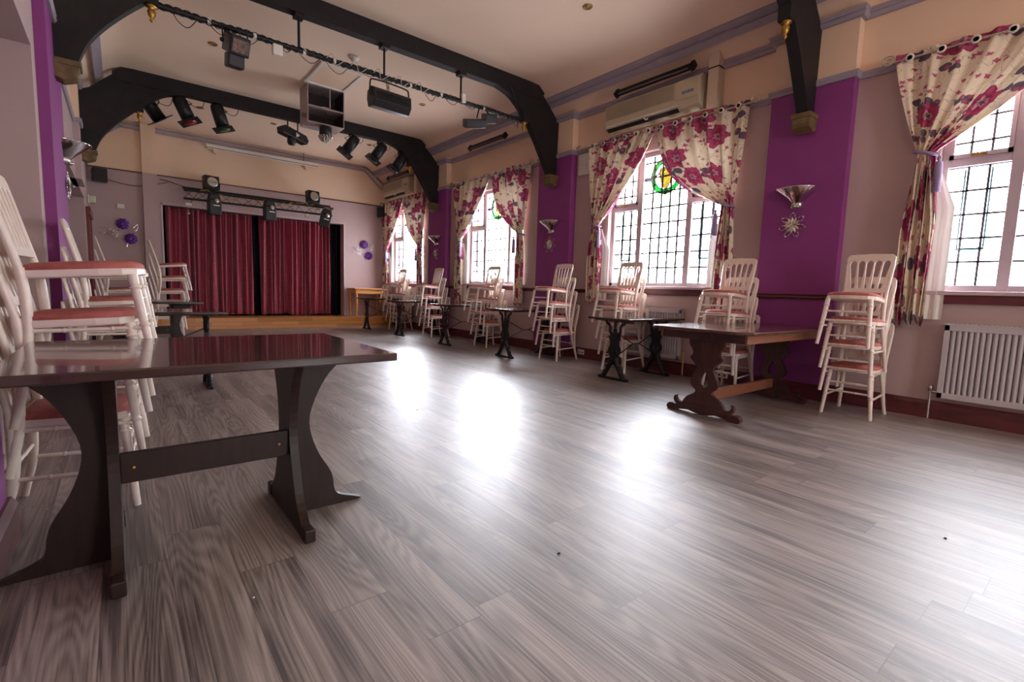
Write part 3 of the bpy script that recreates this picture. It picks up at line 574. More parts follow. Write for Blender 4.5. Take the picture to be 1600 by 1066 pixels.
# ---------------------------------------------------------------- chairs
def make_chair():
    c = thing('banquet_chair', 'x', 'chair', group='stacked cream banquet chairs')
    # seat rim: trapezoid with rounded front
    def seat_outline(g):
        pts = [(-0.185-g, -0.165-g), (0.06, -0.192-g), (0.14, -0.185-g), (0.19+g*0.6, -0.14-g*0.6), (0.212+g, -0.06), (0.216+g, 0), (0.212+g, 0.06), (0.19+g*0.6, 0.14+g*0.6), (0.14, 0.185+g), (0.06, 0.192+g), (-0.185-g, 0.165+g)]
        return pts
    s = MB(); s.prism(seat_outline(0), 0.405, 0.44); s.build('seat_frame', M['chair'], c, bevel=0.008)
    cu = MB(); rings = [(-0.004, 0.435), (-0.004, 0.452), (-0.014, 0.463), (-0.035, 0.470), (-0.08, 0.474)]
    vs = []; nn = 11
    for g, z in rings: vs += [(x, y, z) for x, y in seat_outline(g)]
    fs = [(i*nn+k, i*nn+(k+1) % nn, (i+1)*nn+(k+1) % nn, (i+1)*nn+k) for i in range(len(rings)-1) for k in range(nn)]
    cu.add(vs, fs+[tuple(range((len(rings)-1)*nn, len(rings)*nn))], None, 0, True); cu.build('seat', M['velvet'], c)
    def turned(a, b, r0, r1, marks):
        a = Vector(a); b = Vector(b); n = 22; ts = sorted(set([k/n for k in range(n+1)] + [m+d for m in marks for d in (-0.02, -0.008, 0.008, 0.02)]))
        rr = []
        for t_ in ts:
            r = r0+(r1-r0)*t_
            for m_ in marks:
                if abs(t_-m_) < 0.012: r *= 1.22
                elif abs(t_-m_) < 0.025: r *= 0.88
            rr.append(r)
        return MB().tube([a.lerp(b, t_) for t_ in ts], rr, 10)
    for sy in (1, -1):
        turned((0.172, sy*0.158, 0.41), (0.208, sy*0.192, 0.0), 0.0205, 0.0150, (0.14, 0.55)).build('leg', M['chair'], c)
        MB().tube(catmull([(-0.19, sy*0.158, 0.45), (-0.186, sy*0.160, 0.34), (-0.195, sy*0.168, 0.18), (-0.235, sy*0.186, 0.0)], 4), [0.019]*7+[0.018]*3+[0.0155]*3, 10).build('leg', M['chair'], c)
    turned((0.190, -0.172, 0.22), (0.190, 0.172, 0.22), 0.009, 0.009, (0.33, 0.67)).build('stretcher', M['chair'], c)
    turned((0.187, -0.170, 0.30), (0.187, 0.170, 0.30), 0.009, 0.009, (0.33, 0.67)).build('stretcher', M['chair'], c)
    for sy in (1, -1): turned((0.195, sy*0.176, 0.17), (-0.20, sy*0.168, 0.19), 0.0095, 0.0095, (0.3, 0.7)).build('stretcher', M['chair'], c)
    turned((-0.19, -0.165, 0.25), (-0.19, 0.165, 0.25), 0.009, 0.009, (0.5,)).build('stretcher', M['chair'], c)
    # backrest panel with five arched openings, leaning back
    H = 0.415; outer = [(-0.150, 0.055), (0.150, 0.055), (0.186, H-0.05)] + [(0.146+0.04*cos(a*pi/10), H-0.045+0.045*sin(a*pi/10)) for a in range(1, 5)] + [(0, H+0.004)] + [(-0.146-0.04*cos(a*pi/10), H-0.045+0.045*sin(a*pi/10)) for a in (4, 3, 2, 1)] + [(-0.186, H-0.05)]
    holes = []
    for k in range(5):
        ut, ub = -0.128+0.064*k, -0.104+0.052*k; rt_, rb_ = 0.0265, 0.0125; zt_, zb_ = 0.325, 0.105
        hpts = [(ut+rt_*cos(a*pi/8), zt_+rt_*1.15*sin(a*pi/8)) for a in range(0, 9)] + [(ub+rb_*cos(pi+a*pi/6)-0.0, zb_+rb_*sin(pi+a*pi/6)) for a in range(0, 7)]
        holes.append(hpts)
    th = radians(9.5); ex = (0, 1, 0); ey = (-sin(th), 0, cos(th)); ez = (cos(th), 0, sin(th))
    T = frame(ex, ey, ez, (-0.188, 0, 0.445))
    b = MB(); b.shape(outer, holes, 0.020, T, bev=0.003)
    for sy in (1, -1): b.tube([T @ Vector((sy*u, w, -0.002)) for u, w in ((0.158, -0.01), (0.160, 0.08), (0.168, 0.20), (0.175, 0.32), (0.172, 0.385), (0.155, 0.405))], [0.018, 0.0175, 0.0165, 0.0155, 0.014, 0.008], 10, flat=0.85)
    b.build('backrest', M['chair'], c)
    return c
chair0 = make_chair(); register(chair0)
first = [True]
ORD = {0: 'lowest', 1: 'second up', 2: 'third up', 3: 'fourth up'}
def stack(x, y, rz, count, where, jit=0, plum=False, dx=0.08):
    for k in range(count):
        c = chair0 if first[0] else copy_tree(chair0)
        first[0] = False
        d = Vector((cos(rz), sin(rz)))*dx*k
        c.location = (x+d.x, y+d.y+jit*0.008*sin(k*2.3), 0.2*k+0.012*k)
        c.rotation_euler = Euler((0, -radians(1.5*k), rz+radians(jit*sin(k*1.7)))) 
        e = Matrix.Rotation(rz+radians(jit*sin(k*1.7)), 3, 'Z') @ Matrix.Rotation(-radians(1.5*k), 3, 'Y')
        c.rotation_euler = e.to_euler()
        w = 'topmost' if k == count-1 else ORD[k]
        c['label'] = 'cream pink-seat chair, %s, stack %s' % (w, where)
        c['group'] = 'chairs in the stack '+where
stack(5.28, 1.46, pi, 4, 'beside the nearest wall radiator', 1)
stack(5.30, 2.68, pi, 4, 'right behind the big carved-leg table', 1)
stack(5.32, 4.17, pi, 4, 'before the shield window', 1)
stack(5.27, 5.40, pi, 4, 'before the middle purple pier', 1)
stack(5.28, 7.22, pi, 4, 'before the second window from the stage', 1)
stack(5.30, 9.25, pi, 4, 'before the purple pier nearest the stage', 1)
stack(5.32, 11.0, pi, 4, 'before the window by the stage', 1)
stack(-0.175, 2.95, radians(-4), 4, 'at the left edge behind the dark table', 0.5, dx=0.03)
stack(-0.09, 5.08, 0, 4, 'before the left purple pier', 0.8, dx=0.03)
stack(-0.06, 10.0, 0, 5, 'at the left wall under the far left bracket', 1, dx=0.03)
stack(0.60, 10.0, 0, 5, 'on the left before the stage curtain', 1, dx=0.03)

# ---------------------------------------------------------------- tables
def board_table(loc, x0, x1, y0, y1, zt, legs, label, dx=0.0):
    t = thing('trestle_table', label, 'table', loc)
    cut = 0.0
    MB().box(x0, x1, y0, y1, zt-0.032, zt).build('tabletop', M['darkwood'], t, bevel=0.005)
    half = [(0.0, 0.31), (0.028, 0.30), (0.05, 0.255), (0.12, 0.185), (0.23, 0.135), (0.35, 0.095), (0.45, 0.09), (0.56, 0.115), (0.65, 0.16), (0.72, 0.21), (zt-0.033, 0.235)]
    prof_ = cm2([(w, z) for z, w in half], 3)
    yc = (y0+y1)/2
    T = frame((0, 1, 0), (0, 0, 1), (1, 0, 0))
    for lx, sg in legs:
        out = [(-p[0], p[1]) for p in prof_] + [(p[0], p[1]) for p in prof_[::-1]]
        MB().shape(out, [], 0.034, TR((lx, yc, 0)) @ T).build('leg_board', M['darkleg'], t, bevel=0.003)
        wing = cm2([(0.017, 0.0), (0.31, 0.0), (0.295, 0.018), (0.235, 0.04), (0.20, 0.07), (0.185, 0.16), (0.13, 0.26), (0.095, 0.36), (0.09, 0.45), (0.13, 0.56), (0.18, 0.64), (0.26, zt-0.033), (0.017, zt-0.033)], 3)
        wing = [(sg*p[0], p[1]) for p in wing if p[0] > 0.0]
        MB().shape(wing, [], 0.032, TR((lx, yc, 0)) @ frame((1, 0, 0), (0, 0, 1), (0, -1, 0))).build('leg_bracket', M['darkleg'], t, bevel=0.003)
        parts('foot_block', M['darkleg'], t, [MB().box(lx-0.022, lx+0.022, yc-0.318, yc-0.25, 0, 0.055), MB().box(lx-0.022, lx+0.022, yc+0.25, yc+0.318, 0, 0.055)], bevel=0.006)
    xa, xb = min(l[0] for l in legs), max(l[0] for l in legs)
    MB().box(xa+0.017, xb-0.017, yc-0.075, yc-0.045, 0.30, 0.41).build('stretcher', M['darkleg'], t, bevel=0.003)
    for x in (xa+0.055, xb-0.055): MB().ball((x, yc-0.076, 0.355), 0.007, sc=(1, 0.4, 1)).build('screw', M['brass'], t)
    return t
board_table((0, 0, 0), -0.30, 0.86, 1.80, 2.72, 0.775, [(-0.046, -1), (0.555, 1)], 'large dark brown table with shaped board legs in the left foreground')
board_table((0, 0, 0), -0.33, 0.86, 7.75, 8.62, 0.755, [(0.02, -1), (0.53, 1)], 'dark table with shaped board legs farther back on the left')

def big_table():
    t = thing('refectory_table', 'mahogany table with carved openwork legs and a chamfered top, on the right', 'table', (4.65, 2.20, 0))
    xa, xb, ya, yb = -0.90, 0.86, -0.44, 0.50; c = 0.10
    P_ = [(xa, ya+c), (xa+c, ya), (xb-c, ya), (xb, ya+c), (xb, yb-c), (xb-c, yb), (xa+c, yb), (xa, yb-c)]
    MB().prism(P_, 0.745, 0.770).build('tabletop', M['mahog'], t, bevel=0.008)
    parts('end_rail', M['mahogleg'], t, [MB().box(xa+0.14, xa+0.17, ya+0.09, yb-0.09, 0.665, 0.745), MB().box(xb-0.17, xb-0.14, ya+0.09, yb-0.09, 0.665, 0.745)], bevel=0.003)
    parts('side_rail', M['oak'], t, [MB().box(xa+0.14, xb-0.14, ya+0.07, ya+0.09, 0.665, 0.745), MB().box(xa+0.14, xb-0.14, yb-0.09, yb-0.07, 0.665, 0.745)], bevel=0.003)
    half = [(0.16, 0.665), (0.158, 0.62), (0.125, 0.57), (0.122, 0.53), (0.145, 0.50), (0.085, 0.44), (0.075, 0.41), (0.10, 0.36), (0.125, 0.30), (0.115, 0.25), (0.075, 0.215), (0.09, 0.185), (0.15, 0.15), (0.18, 0.115), (0.20, 0.085), (0.245, 0.095), (0.262, 0.125), (0.245, 0.14), (0.275, 0.13), (0.28, 0.09), (0.255, 0.06)]
    hp = cm2(half, 3)
    out = [(-p[0], p[1]) for p in hp[::-1]] + hp
    tear = cm2([(0, 0.40), (0.028, 0.35), (0.045, 0.30), (0.035, 0.265), (0, 0.25), (-0.035, 0.265), (-0.045, 0.30), (-0.028, 0.35), (0, 0.40)], 3)[:-1]
    sq = [(-0.022, 0.16), (0.022, 0.16), (0.022, 0.21), (-0.022, 0.21)]
    foot = cm2([(-0.33, 0.0), (-0.345, 0.03), (-0.31, 0.062), (-0.24, 0.058), (-0.12, 0.085), (0, 0.09), (0.12, 0.085), (0.24, 0.058), (0.31, 0.062), (0.345, 0.03), (0.33, 0.0)], 3) + [(0.26, 0.0), (0.21, 0.018), (0.13, 0.028), (0.05, 0.012), (0, 0.008), (-0.05, 0.012), (-0.13, 0.028), (-0.21, 0.018), (-0.26, 0.0)]
    for lx in (-0.70, 0.64):
        T = TR((lx, 0, 0)) @ frame((0, 1, 0), (0, 0, 1), (1, 0, 0))
        MB().shape(out, [tear], 0.038, T).build('leg', M['mahogleg'], t, bevel=0.004)
        MB().shape(foot, [], 0.06, T).build('foot', M['mahogleg'], t, bevel=0.006)
        MB().box(lx-0.03, lx+0.03, -0.024, 0.024, 0.165, 0.215).build('tenon', M['mahogleg'], t, bevel=0.003)
    MB().box(-0.70, 0.64, -0.017, 0.017, 0.12, 0.215).build('stretcher', M['oak'], t, bevel=0.003)
big_table()

def iron_leg(mi=0):
    mb = MB(); T = frame((0, 1, 0), (0, 0, 1), (1, 0, 0))
    mb.box(-0.022, 0.022, -0.205, 0.205, 0.0, 0.026); mb.tube([(0, -0.225, 0.014), (0, -0.19, 0.02)], [0.016, 0.022], 8); mb.tube([(0, 0.225, 0.014), (0, 0.19, 0.02)], [0.016, 0.022], 8)
    half = cm2([(0.05, 0.22), (0.055, 0.28), (0.085, 0.33), (0.088, 0.37), (0.062, 0.42), (0.055, 0.45), (0.075, 0.485), (0.072, 0.53), (0.05, 0.57)], 3)
    holes = [[(sx*(0.03+0.016*cos(a*pi/4)), zc+0.030*sin(a*pi/4)) for a in range(8)] for zc in (0.345,) for sx in (1, -1)]
    mb.shape(half+[(-p[0], p[1]) for p in half[::-1]], holes, 0.026, T)
    for s in (1, -1):
        mb.tube(catmull([(0, s*0.032, 0.27), (0, s*0.05, 0.20), (0, s*0.085, 0.13), (0, s*0.115, 0.08), (0, s*0.15, 0.02)], 4), [0.032]*6+[0.027]*6+[0.030]*5, 8)
        for q, (yy_, zz_) in enumerate(((0.06, 0.225), (0.105, 0.155), (0.135, 0.085), (0.075, 0.16), (0.155, 0.05))): mb.ball((0, s*yy_, zz_), 0.022, seg=8)
        mb.tube(catmull([(0, s*0.03, 0.54), (0, s*0.075, 0.575), (0, s*0.078, 0.63), (0, s*0.095, 0.67), (0, s*0.135, 0.69), (0, s*0.14, 0.715)], 4), [0.018]*10+[0.014]*11, 8)
        for yy_, zz_ in ((0.075, 0.60), (0.10, 0.665), (0.13, 0.68), (0.065, 0.50), (0.072, 0.37), (0.055, 0.44), (0.045, 0.56)): mb.ball((0, s*yy_, zz_), 0.017, seg=8)
    mb.tube([(0, 0, 0.55), (0, 0, 0.62), (0, 0, 0.72)], [0.022, 0.014, 0.02], 8); mb.ball((0, 0, 0.60), 0.026); mb.ball((0, 0, 0.66), 0.02); mb.ball((0, 0, 0.235), 0.032); mb.ball((0, 0, 0.20), 0.02)
    mb.box(-0.02, 0.02, -0.17, 0.17, 0.712, 0.722)
    return mb
def iron_table():
    t = thing('cast_iron_table', 'x', 'table', group='narrow cast iron tables')
    MB().box(-0.57, 0.57, -0.31, 0.31, 0.728, 0.752).build('tabletop', M['darkwood'], t, bevel=0.004)
    MB().box(-0.52, 0.52, -0.24, 0.24, 0.715, 0.728).build('batten', M['darkleg'], t)
    for x in (-0.42, 0.42):
        m_ = iron_leg(); m_.v = [(p[0]+x, p[1], p[2]) for p in m_.v]; m_.build('leg', M['iron'], t)
    r = MB()
    for s in (1, -1):
        r.tube([(s*0.41, 0, 0.58), (s*0.06, 0, 0.42), (0, 0, 0.42)], 0.007, 6); r.tube([(s*0.41, 0, 0.27), (s*0.06, 0, 0.42)], 0.007, 6)
    r.build('cross_brace', M['rod'], t)
    return t
it0 = iron_table(); register(it0)
for i, (x, y, lab) in enumerate([
    (5.05, 3.77, 'dark topped cast iron table standing next to the big mahogany table'),
    (5.05, 5.93, 'dark topped cast iron table left of the chairs at the middle purple pier'),
    (5.05, 7.74, 'dark topped cast iron table left of the chairs by the second window'),
    (5.05, 9.62, 'dark topped cast iron table second from the stage on the window side'),
    (5.05, 11.40, 'dark topped cast iron table nearest the stage on the window side'),
    (0.22, 5.60, 'dark topped cast iron table on the left, behind the large foreground table')]):
    o = it0 if i == 0 else copy_tree(it0)
    o.location = (x, y, 0); o['label'] = lab
# pine side table on the stage
t = thing('pine_table', 'honey pine side table with turned legs standing on the stage corner', 'table', (5.12, 12.56, SZ))
MB().box(-0.45, 0.43, -0.28, 0.28, 0.715, 0.74).build('tabletop', M['pine'], t, bevel=0.005)
MB().box(-0.41, 0.39, -0.24, 0.24, 0.60, 0.715).build('apron', M['pine'], t, bevel=0.002)
for x in (-0.38, 0.36):
    for y in (-0.21, 0.21):
        MB().lathe([(0.016, 0), (0.022, 0.03), (0.018, 0.07), (0.03, 0.30), (0.033, 0.42), (0.022, 0.50), (0.034, 0.53), (0.03, 0.56), (0.034, 0.61)], 12, TR((x, y, 0))).build('leg', M['pine'], t)

# ---------------------------------------------------------------- window curtains
def curtain_pair(yc, y_far, y_near, ties, bots, where, sides=(1, -1), belly=(1.25, 2.1)):
    """each half: outer top, meets at yc, tied back, falls below"""
    XC = 5.615; ZT = 3.27
    for side in sides:
        yo = y_far if side > 0 else y_near; ty, tz = ties[0] if side > 0 else ties[1]
        bz = bots[0] if side > 0 else bots[1]
        NU, NV = 72, 46
        mb = MB(); uv = []; vsv = []
        for j in range(NV+1):
            v = j/NV
            vt = 0.52
            if v <= vt:
                q = v/vt; zc = ZT+(tz-ZT)*q
                o_y = yo+(ty+side*0.07-yo)*(q**1.3); w_in = (1-q)
                i_y = ty-side*0.05 + (yc-side*0.0-(ty-side*0.05))*(1-q**(belly[0] if side > 0 else belly[1]))
                amp = 0.028+0.010*q; sag = 0.0
            else:
                q = (v-vt)/(1-vt); zc = tz+(bz-tz)*q
                o_y = ty+side*(0.07+0.05*min(1, q*2.2)); i_y = ty-side*(0.05+0.06*min(1, q*2.5)); amp = 0.034
            for i in range(NU+1):
                u = i/NU            # 0 outer, 1 inner
                y = o_y+(i_y-o_y)*u
                z = zc
                if v <= vt: z -= (0.04 if side > 0 else 0.10)*sin(pi*min(1, v/vt))*(u**2)
                ph = u*2*pi*6.0+side*0.6
                tight = max(0.0, 1-abs(v-vt)/0.10)
                x = XC - amp*(1-0.55*tight)*sin(ph) - 0.012*sin(ph*2.3+v*4) - (0.03*sin(pi*u)*tight)
                if j > 0 and v > vt: y += 0.012*sin(ph*0.5+v*9)
                if v > vt and q > 0.93: z += 0.03*sin(ph)
                vsv.append((min(x, 5.675), y, z)); uv.append((u*1.15+(0 if side > 0 else 3.3)+yc*1.7, v*2.5+yc))
        W_ = NU+1
        mb.v = vsv; mb.uv = uv
        for j in range(NV):
            for i in range(NU): mb.f.append([j*W_+i, j*W_+i+1, (j+1)*W_+i+1, (j+1)*W_+i]); mb.m.append(0); mb.s.append(True)
        lr = 'left' if side > 0 else 'right'
        c = thing('curtain', 'tied-back floral curtain, %s half %s' % (lr, where), 'curtain', (0, 0, 0), group='floral window curtains')
        mb.build('cloth', M['floral'], c)
        # pale lining showing at the inner edge and below the tie
        ln = MB(); uv = []
        N2 = 30
        for j in range(N2+1):
            q = j/N2; zc = tz-0.06+(bz+0.10-tz)*q
            for i in range(17):
                u = i/16; y = ty-side*(0.02+(0.20*min(1, q*2.5+0.25))*u); x = 5.672-0.012*sin(u*18+q)-0.002*u
                ln.v.append((min(x, 5.69), y, zc))
        for j in range(N2):
            for i in range(16): ln.f.append([j*17+i, j*17+i+1, (j+1)*17+i+1, (j+1)*17+i]); ln.m.append(0); ln.s.append(True)
        ln.build('lining', M['lining'], c)
        tb = MB(); tb.tube([(XC+0.07*cos(a*2*pi/16)*0.9, ty+0.01*side+0.085*sin(a*2*pi/16), tz+0.03*sin(a*2*pi/16)) for a in range(17)], 0.013, 8)
        tb.build('tieback', M['tassel'], c)
        ts = MB(); ts.lathe([(0.0, 0.0), (0.012, 0), (0.016, -0.02), (0.010, -0.04), (0.024, -0.05), (0.030, -0.08), (0.032, -0.30), (0.0, -0.30)], 12, TR((5.56, ty-side*0.10, tz-0.05)))
        ts.tube([(5.56, ty-side*0.10, tz-0.05), (5.57, ty-side*0.06, tz)], 0.004, 6); ts.build('tassel', M['tassel'], c)
        for k in range(6):
            gr = MB(); y = yo+(yc-yo)*((k+0.5)/6); gr.lathe([(0.020, -0.004), (0.034, -0.004), (0.034, 0.004), (0.020, 0.004), (0.020, -0.004)], 14, frame((0, 1, 0), (0, 0, 1), (1, 0, 0), (XC-0.045, y, ZT-0.055)))
            gr.build('eyelet', M['white'], c)
def curtain_rail(ya, yb, where):
    r = thing('curtain_rod', 'slim metal curtain rod with scroll ends %s' % where, 'curtain rod', (5.585, (ya+yb)/2, 3.215), group='curtain rods')
    m = MB(); m.tube([(0.0, ya-(ya+yb)/2, 0), (0.0, yb-(ya+yb)/2, 0)], 0.010, 8); m.build('rod', M['silver'], r)
    for s, ye in ((1, yb-(ya+yb)/2), (-1, ya-(ya+yb)/2)):
        pts = []
        for k in range(30): a = k/29*3.6*pi; rr = 0.055*(1-k/34); pts.append((0, ye+s*(0.055-rr*cos(a)), 0.02+rr*sin(a)))
        MB().tube(pts, 0.006, 6).build('scroll_finial', M['silver'], r)
    for y in (ya+0.12, yb-0.12): MB().tube([(0.0, y-(ya+yb)/2, 0), (0.13, y-(ya+yb)/2, 0.0)], 0.008, 6).build('bracket', M['silver'], r)
curtain_pair(0.20, 1.50, -1.10, ((1.20, 2.36), (-0.75, 2.36)), (0.86, 0.86), 'of the window at the right edge', sides=(1,))
curtain_pair(4.06, 5.24, 2.84, ((5.04, 2.06), (3.02, 2.12)), (0.90, 0.86), 'of the window with the green glass ring')
curtain_pair(7.78, 9.08, 6.62, ((8.84, 2.06), (6.84, 2.06)), (0.74, 0.80), 'of the second window from the stage')
curtain_pair(11.50, 12.78, 10.36, ((12.50, 2.02), (10.60, 2.02)), (0.86, 0.74), 'of the window beside the stage')
curtain_rail(-1.1, 1.50, 'over the window at the right edge'); curtain_rail(2.80, 5.40, 'over the window with the green glass ring'); curtain_rail(6.60, 9.10, 'over the second window from the stage'); curtain_rail(10.34, 12.70, 'over the window beside the stage')

# ---------------------------------------------------------------- stage curtains
def stage_curtain(x0, x1, label, folds, swag):
    NU, NV = 220, 26; mb = MB(); uv = []
    for j in range(NV+1):
        v = j/NV
        for i in range(NU+1):
            u = i/NU; x = x0+(x1-x0)*u; z0 = SZ+0.03+0.02*sin(u*9)
            if swag: z0 += 0.04*math.exp(-((u-0.34)/0.07)**2)
            z = 2.60+(z0-2.60)*v
            u2 = u+0.016*sin(u*17+x0)+0.009*sin(u*41); a = 0.070*(0.30+0.70*sin(u*11+1.0+x0)**2)
            y = 13.0+a*sin(u2*folds*2*pi+0.6*v*sin(u*20)) + 0.018*sin(u2*folds*4*pi+v*3)+(0.05*math.exp(-((u-0.34)/0.10)**2)*sin(v*26)*max(0.0, v-0.55) if swag else 0)
            mb.v.append((x+0.02*sin(u*folds*2*pi*1.0+1)*v, y, z)); uv.append((u*(x1-x0)*1.6, v*2.4))
    W_ = NU+1; mb.uv = uv
    for j in range(NV):
        for i in range(NU): mb.f.append([j*W_+i, j*W_+i+1, (j+1)*W_+i+1, (j+1)*W_+i]); mb.m.append(0); mb.s.append(True)
    tag(mb.build('stage_curtain', M['damask'], solid=0.004), label, 'curtain', 'crimson stage curtains')
stage_curtain(0.80, 2.46, 'crimson damask stage curtain, left half hanging straight', 13, False)
stage_curtain(2.62, 4.30, 'crimson damask stage curtain, right half with a caught-up hem', 14, True)
bd = MB(); NU = 120
for j in range(2):
    for i in range(NU+1): bd.v.append((0.76+(4.55-0.76)*i/NU, 13.25+0.05*sin(i*1.3), (2.95, SZ)[j]))
for i in range(NU): bd.f.append([i, i+1, NU+2+i, NU+1+i]); bd.m.append(0); bd.s.append(True)
tag(bd.build('backdrop_curtain', M['blackdrape'], solid=0.004), 'black drape seen in the gap between the crimson stage curtains', 'curtain')

# ---------------------------------------------------------------- radiators
def radiator(y0, y1, label, n):
    r = thing('radiator', label, 'radiator', (5.62, (y0+y1)/2, 0.21), group='wall radiators')
    W_ = (y1-y0); H = 0.65; mb = MB(); pts = []; k = n*4
    for i in range(k+1):
        yy_ = -W_/2+0.03+(W_-0.06)*i/k; d = (0.0, 0.0, 0.014, 0.014)[i % 4]; pts.append((d, yy_))
    vs = [(x, y, z) for x, y in pts for z in (0.045, H-0.045)]
    mb.add(vs, [(2*i, 2*i+1, 2*i+3, 2*i+2) for i in range(k)])
    mb.box(0.014, 0.06, -W_/2, W_/2, 0.0, H); mb.box(-0.004, 0.02, -W_/2, W_/2, 0.0, 0.05); mb.box(-0.004, 0.02, -W_/2, W_/2, H-0.05, H); mb.box(-0.004, 0.02, -W_/2, -W_/2+0.035, 0, H); mb.box(-0.004, 0.02, W_/2-0.035, W_/2, 0, H)
    mb.build('panel', M['rad'], r, bevel=0.002)
    g = MB(); g.box(-0.008, 0.062, -W_/2-0.003, W_/2+0.003, H, H+0.012)
    for i in range(int(W_/0.03)): yy_ = -W_/2+0.02+i*0.03; g.box(0.0, 0.055, yy_, yy_+0.012, H+0.012, H+0.018)
    g.build('top_grille', M['rad'], r)
    parts('bracket', M['white'], r, [MB().box(0.06, 0.098, -W_/2+0.1, -W_/2+0.14, 0.1, H-0.1), MB().box(0.06, 0.098, W_/2-0.14, W_/2-0.1, 0.1, H-0.1)])
    v = MB(); s = 1 if y0 < 1 else -1; ye = s*(W_/2+0.05)
    v.tube([(0.03, ye, -0.20), (0.03, ye, 0.06)], 0.009, 8); v.tube([(0.03, ye, 0.045), (0.03, s*W_/2, 0.045)], 0.012, 8); v.lathe([(0.0, 0.0), (0.018, 0), (0.02, 0.03), (0.016, 0.05), (0.0, 0.05)], 10, TR((0.03, ye, 0.05))); v.build('valve', M['silver'] if s > 0 else M['valve'], r)
radiator(-0.55, 0.94, 'large white ribbed radiator below the window at the right edge', 38)
radiator(3.52, 4.45, 'white ribbed radiator below the window with the green glass ring', 24)
radiator(11.1, 12.0, 'white ribbed radiator below the window beside the stage', 22)

# ---------------------------------------------------------------- wall items on the right
def ac_unit(y0, y1, label):
    a = thing('air_conditioner', label, 'air conditioner', (XR, (y0+y1)/2, 3.31), group='wall air conditioners')
    W_ = y1-y0; P_ = [(0, 0.02), (0.10, 0.0), (0.19, 0.05), (0.215, 0.16), (0.215, 0.36), (0.17, 0.40), (0, 0.40)]
    T = TR((0, -W_/2, 0)) @ frame((-1, 0, 0), (0, 0, 1), (0, 1, 0))
    MB().prism(P_, 0, W_, T).build('casing', M['ac'], a, bevel=0.012)
    g = MB(); 
    for k in range(14): z = 0.175+0.013*k; g.box(-0.219, -0.213, -W_/2+0.36, W_/2-0.03, z, z+0.006)
    g.build('intake_grille', mat('grille_plastic', srgb(150, 134, 112), 0.5), a)
    MB().box(-0.222, -0.212, -W_/2+0.03, -W_/2+0.33, 0.14, 0.37).build('side_cover', M['ac'], a, bevel=0.004)
    MB().box(-0.224, -0.218, -W_/2+0.08, -W_/2+0.24, 0.20, 0.235).build('badge', mat('badge_print', srgb(120, 128, 150), 0.4, var=0.5, scale=60), a)
    MB().add([(-0.198, -W_/2+0.30, 0.052), (-0.198, W_/2-0.04, 0.052), (-0.155, W_/2-0.04, 0.022), (-0.155, -W_/2+0.30, 0.022), (-0.19, -W_/2+0.30, 0.06), (-0.19, W_/2-0.04, 0.06)], [(0, 1, 2, 3), (0, 4, 5, 1)]).build('outlet_slot', M['acdark'], a, solid=0.008)
    l = MB(); l.box(-0.222, -0.205, -W_/2+0.30, W_/2-0.03, 0.075, 0.09); l.tube(catmull([(-0.20, 0.05, 0.08), (-0.235, 0.04, 0.055), (-0.22, 0.02, 0.03), (-0.20, 0.0, 0.045)], 4), 0.008, 6); l.build('louvre', M['white'], a)
ac_unit(3.40, 4.88, 'old cream air conditioner above the window with the green glass ring')
ac_unit(10.98, 12.45, 'old cream air conditioner above the window beside the stage')
for y, lab in ((3.28, 'tall boxed cream duct rising beside the near air conditioner'), (10.78, 'tall boxed cream duct rising beside the far air conditioner')):
    d = thing('duct_cover', lab, 'duct', (5.64, y, 3.27)); MB().box(-0.07, 0.08, -0.065, 0.065, 0, 0.64).build('boxing', M['beige'], d, bevel=0.004)
    MB().box(-0.074, 0.05, -0.069, 0.069, 0.46, 0.475).build('cable_strap', M['blackp'], d)
def heater(y0, y1, lab):
    h = thing('bar_heater', lab, 'heater', (5.50, (y0+y1)/2, 3.80), group='black bar heaters'); W_ = y1-y0
    R = Matrix.Rotation(radians(35), 4, 'Y')
    MB().box(-0.035, 0.02, -W_/2, W_/2, -0.035, 0.04, R).build('housing', M['blackm'], h, bevel=0.008)
    parts('end_cap', M['blackm'], h, [MB().box(-0.05, 0.03, -W_/2-0.02, -W_/2+0.03, -0.05, 0.05, R), MB().box(-0.05, 0.03, W_/2-0.03, W_/2+0.02, -0.05, 0.05, R)], bevel=0.006)
    MB().tube([(-0.045, -W_/2+0.05, -0.02), (-0.045, W_/2-0.05, -0.02)], 0.012, 8).build('element', mat('dull_element', srgb(90, 84, 82), 0.3), h)
    for y in (-W_/2+0.1, W_/2-0.1): MB().tube([(0.01, y, 0.03), (0.06, y, 0.045)], 0.008, 6).build('bracket', M['blackm'], h)
heater(3.50, 4.66, 'black bar heater above the near air conditioner'); heater(7.20, 8.32, 'black bar heater high above the second window from the stage'); heater(10.95, 12.1, 'black bar heater above the far air conditioner')
v = thing('air_vent', 'white louvred air vent beside the middle purple pier', 'vent', (XR-0.02, 5.40, 2.86))
MB().box(-0.03, 0.02, -0.13, 0.12, 0, 0.32).build('frame', M['white'], v, bevel=0.012)
k = MB()
for i in range(11): k.box(-0.036, -0.028, -0.105, 0.10, 0.03+i*0.024, 0.042+i*0.024)
k.build('louvre', M['white'], v)

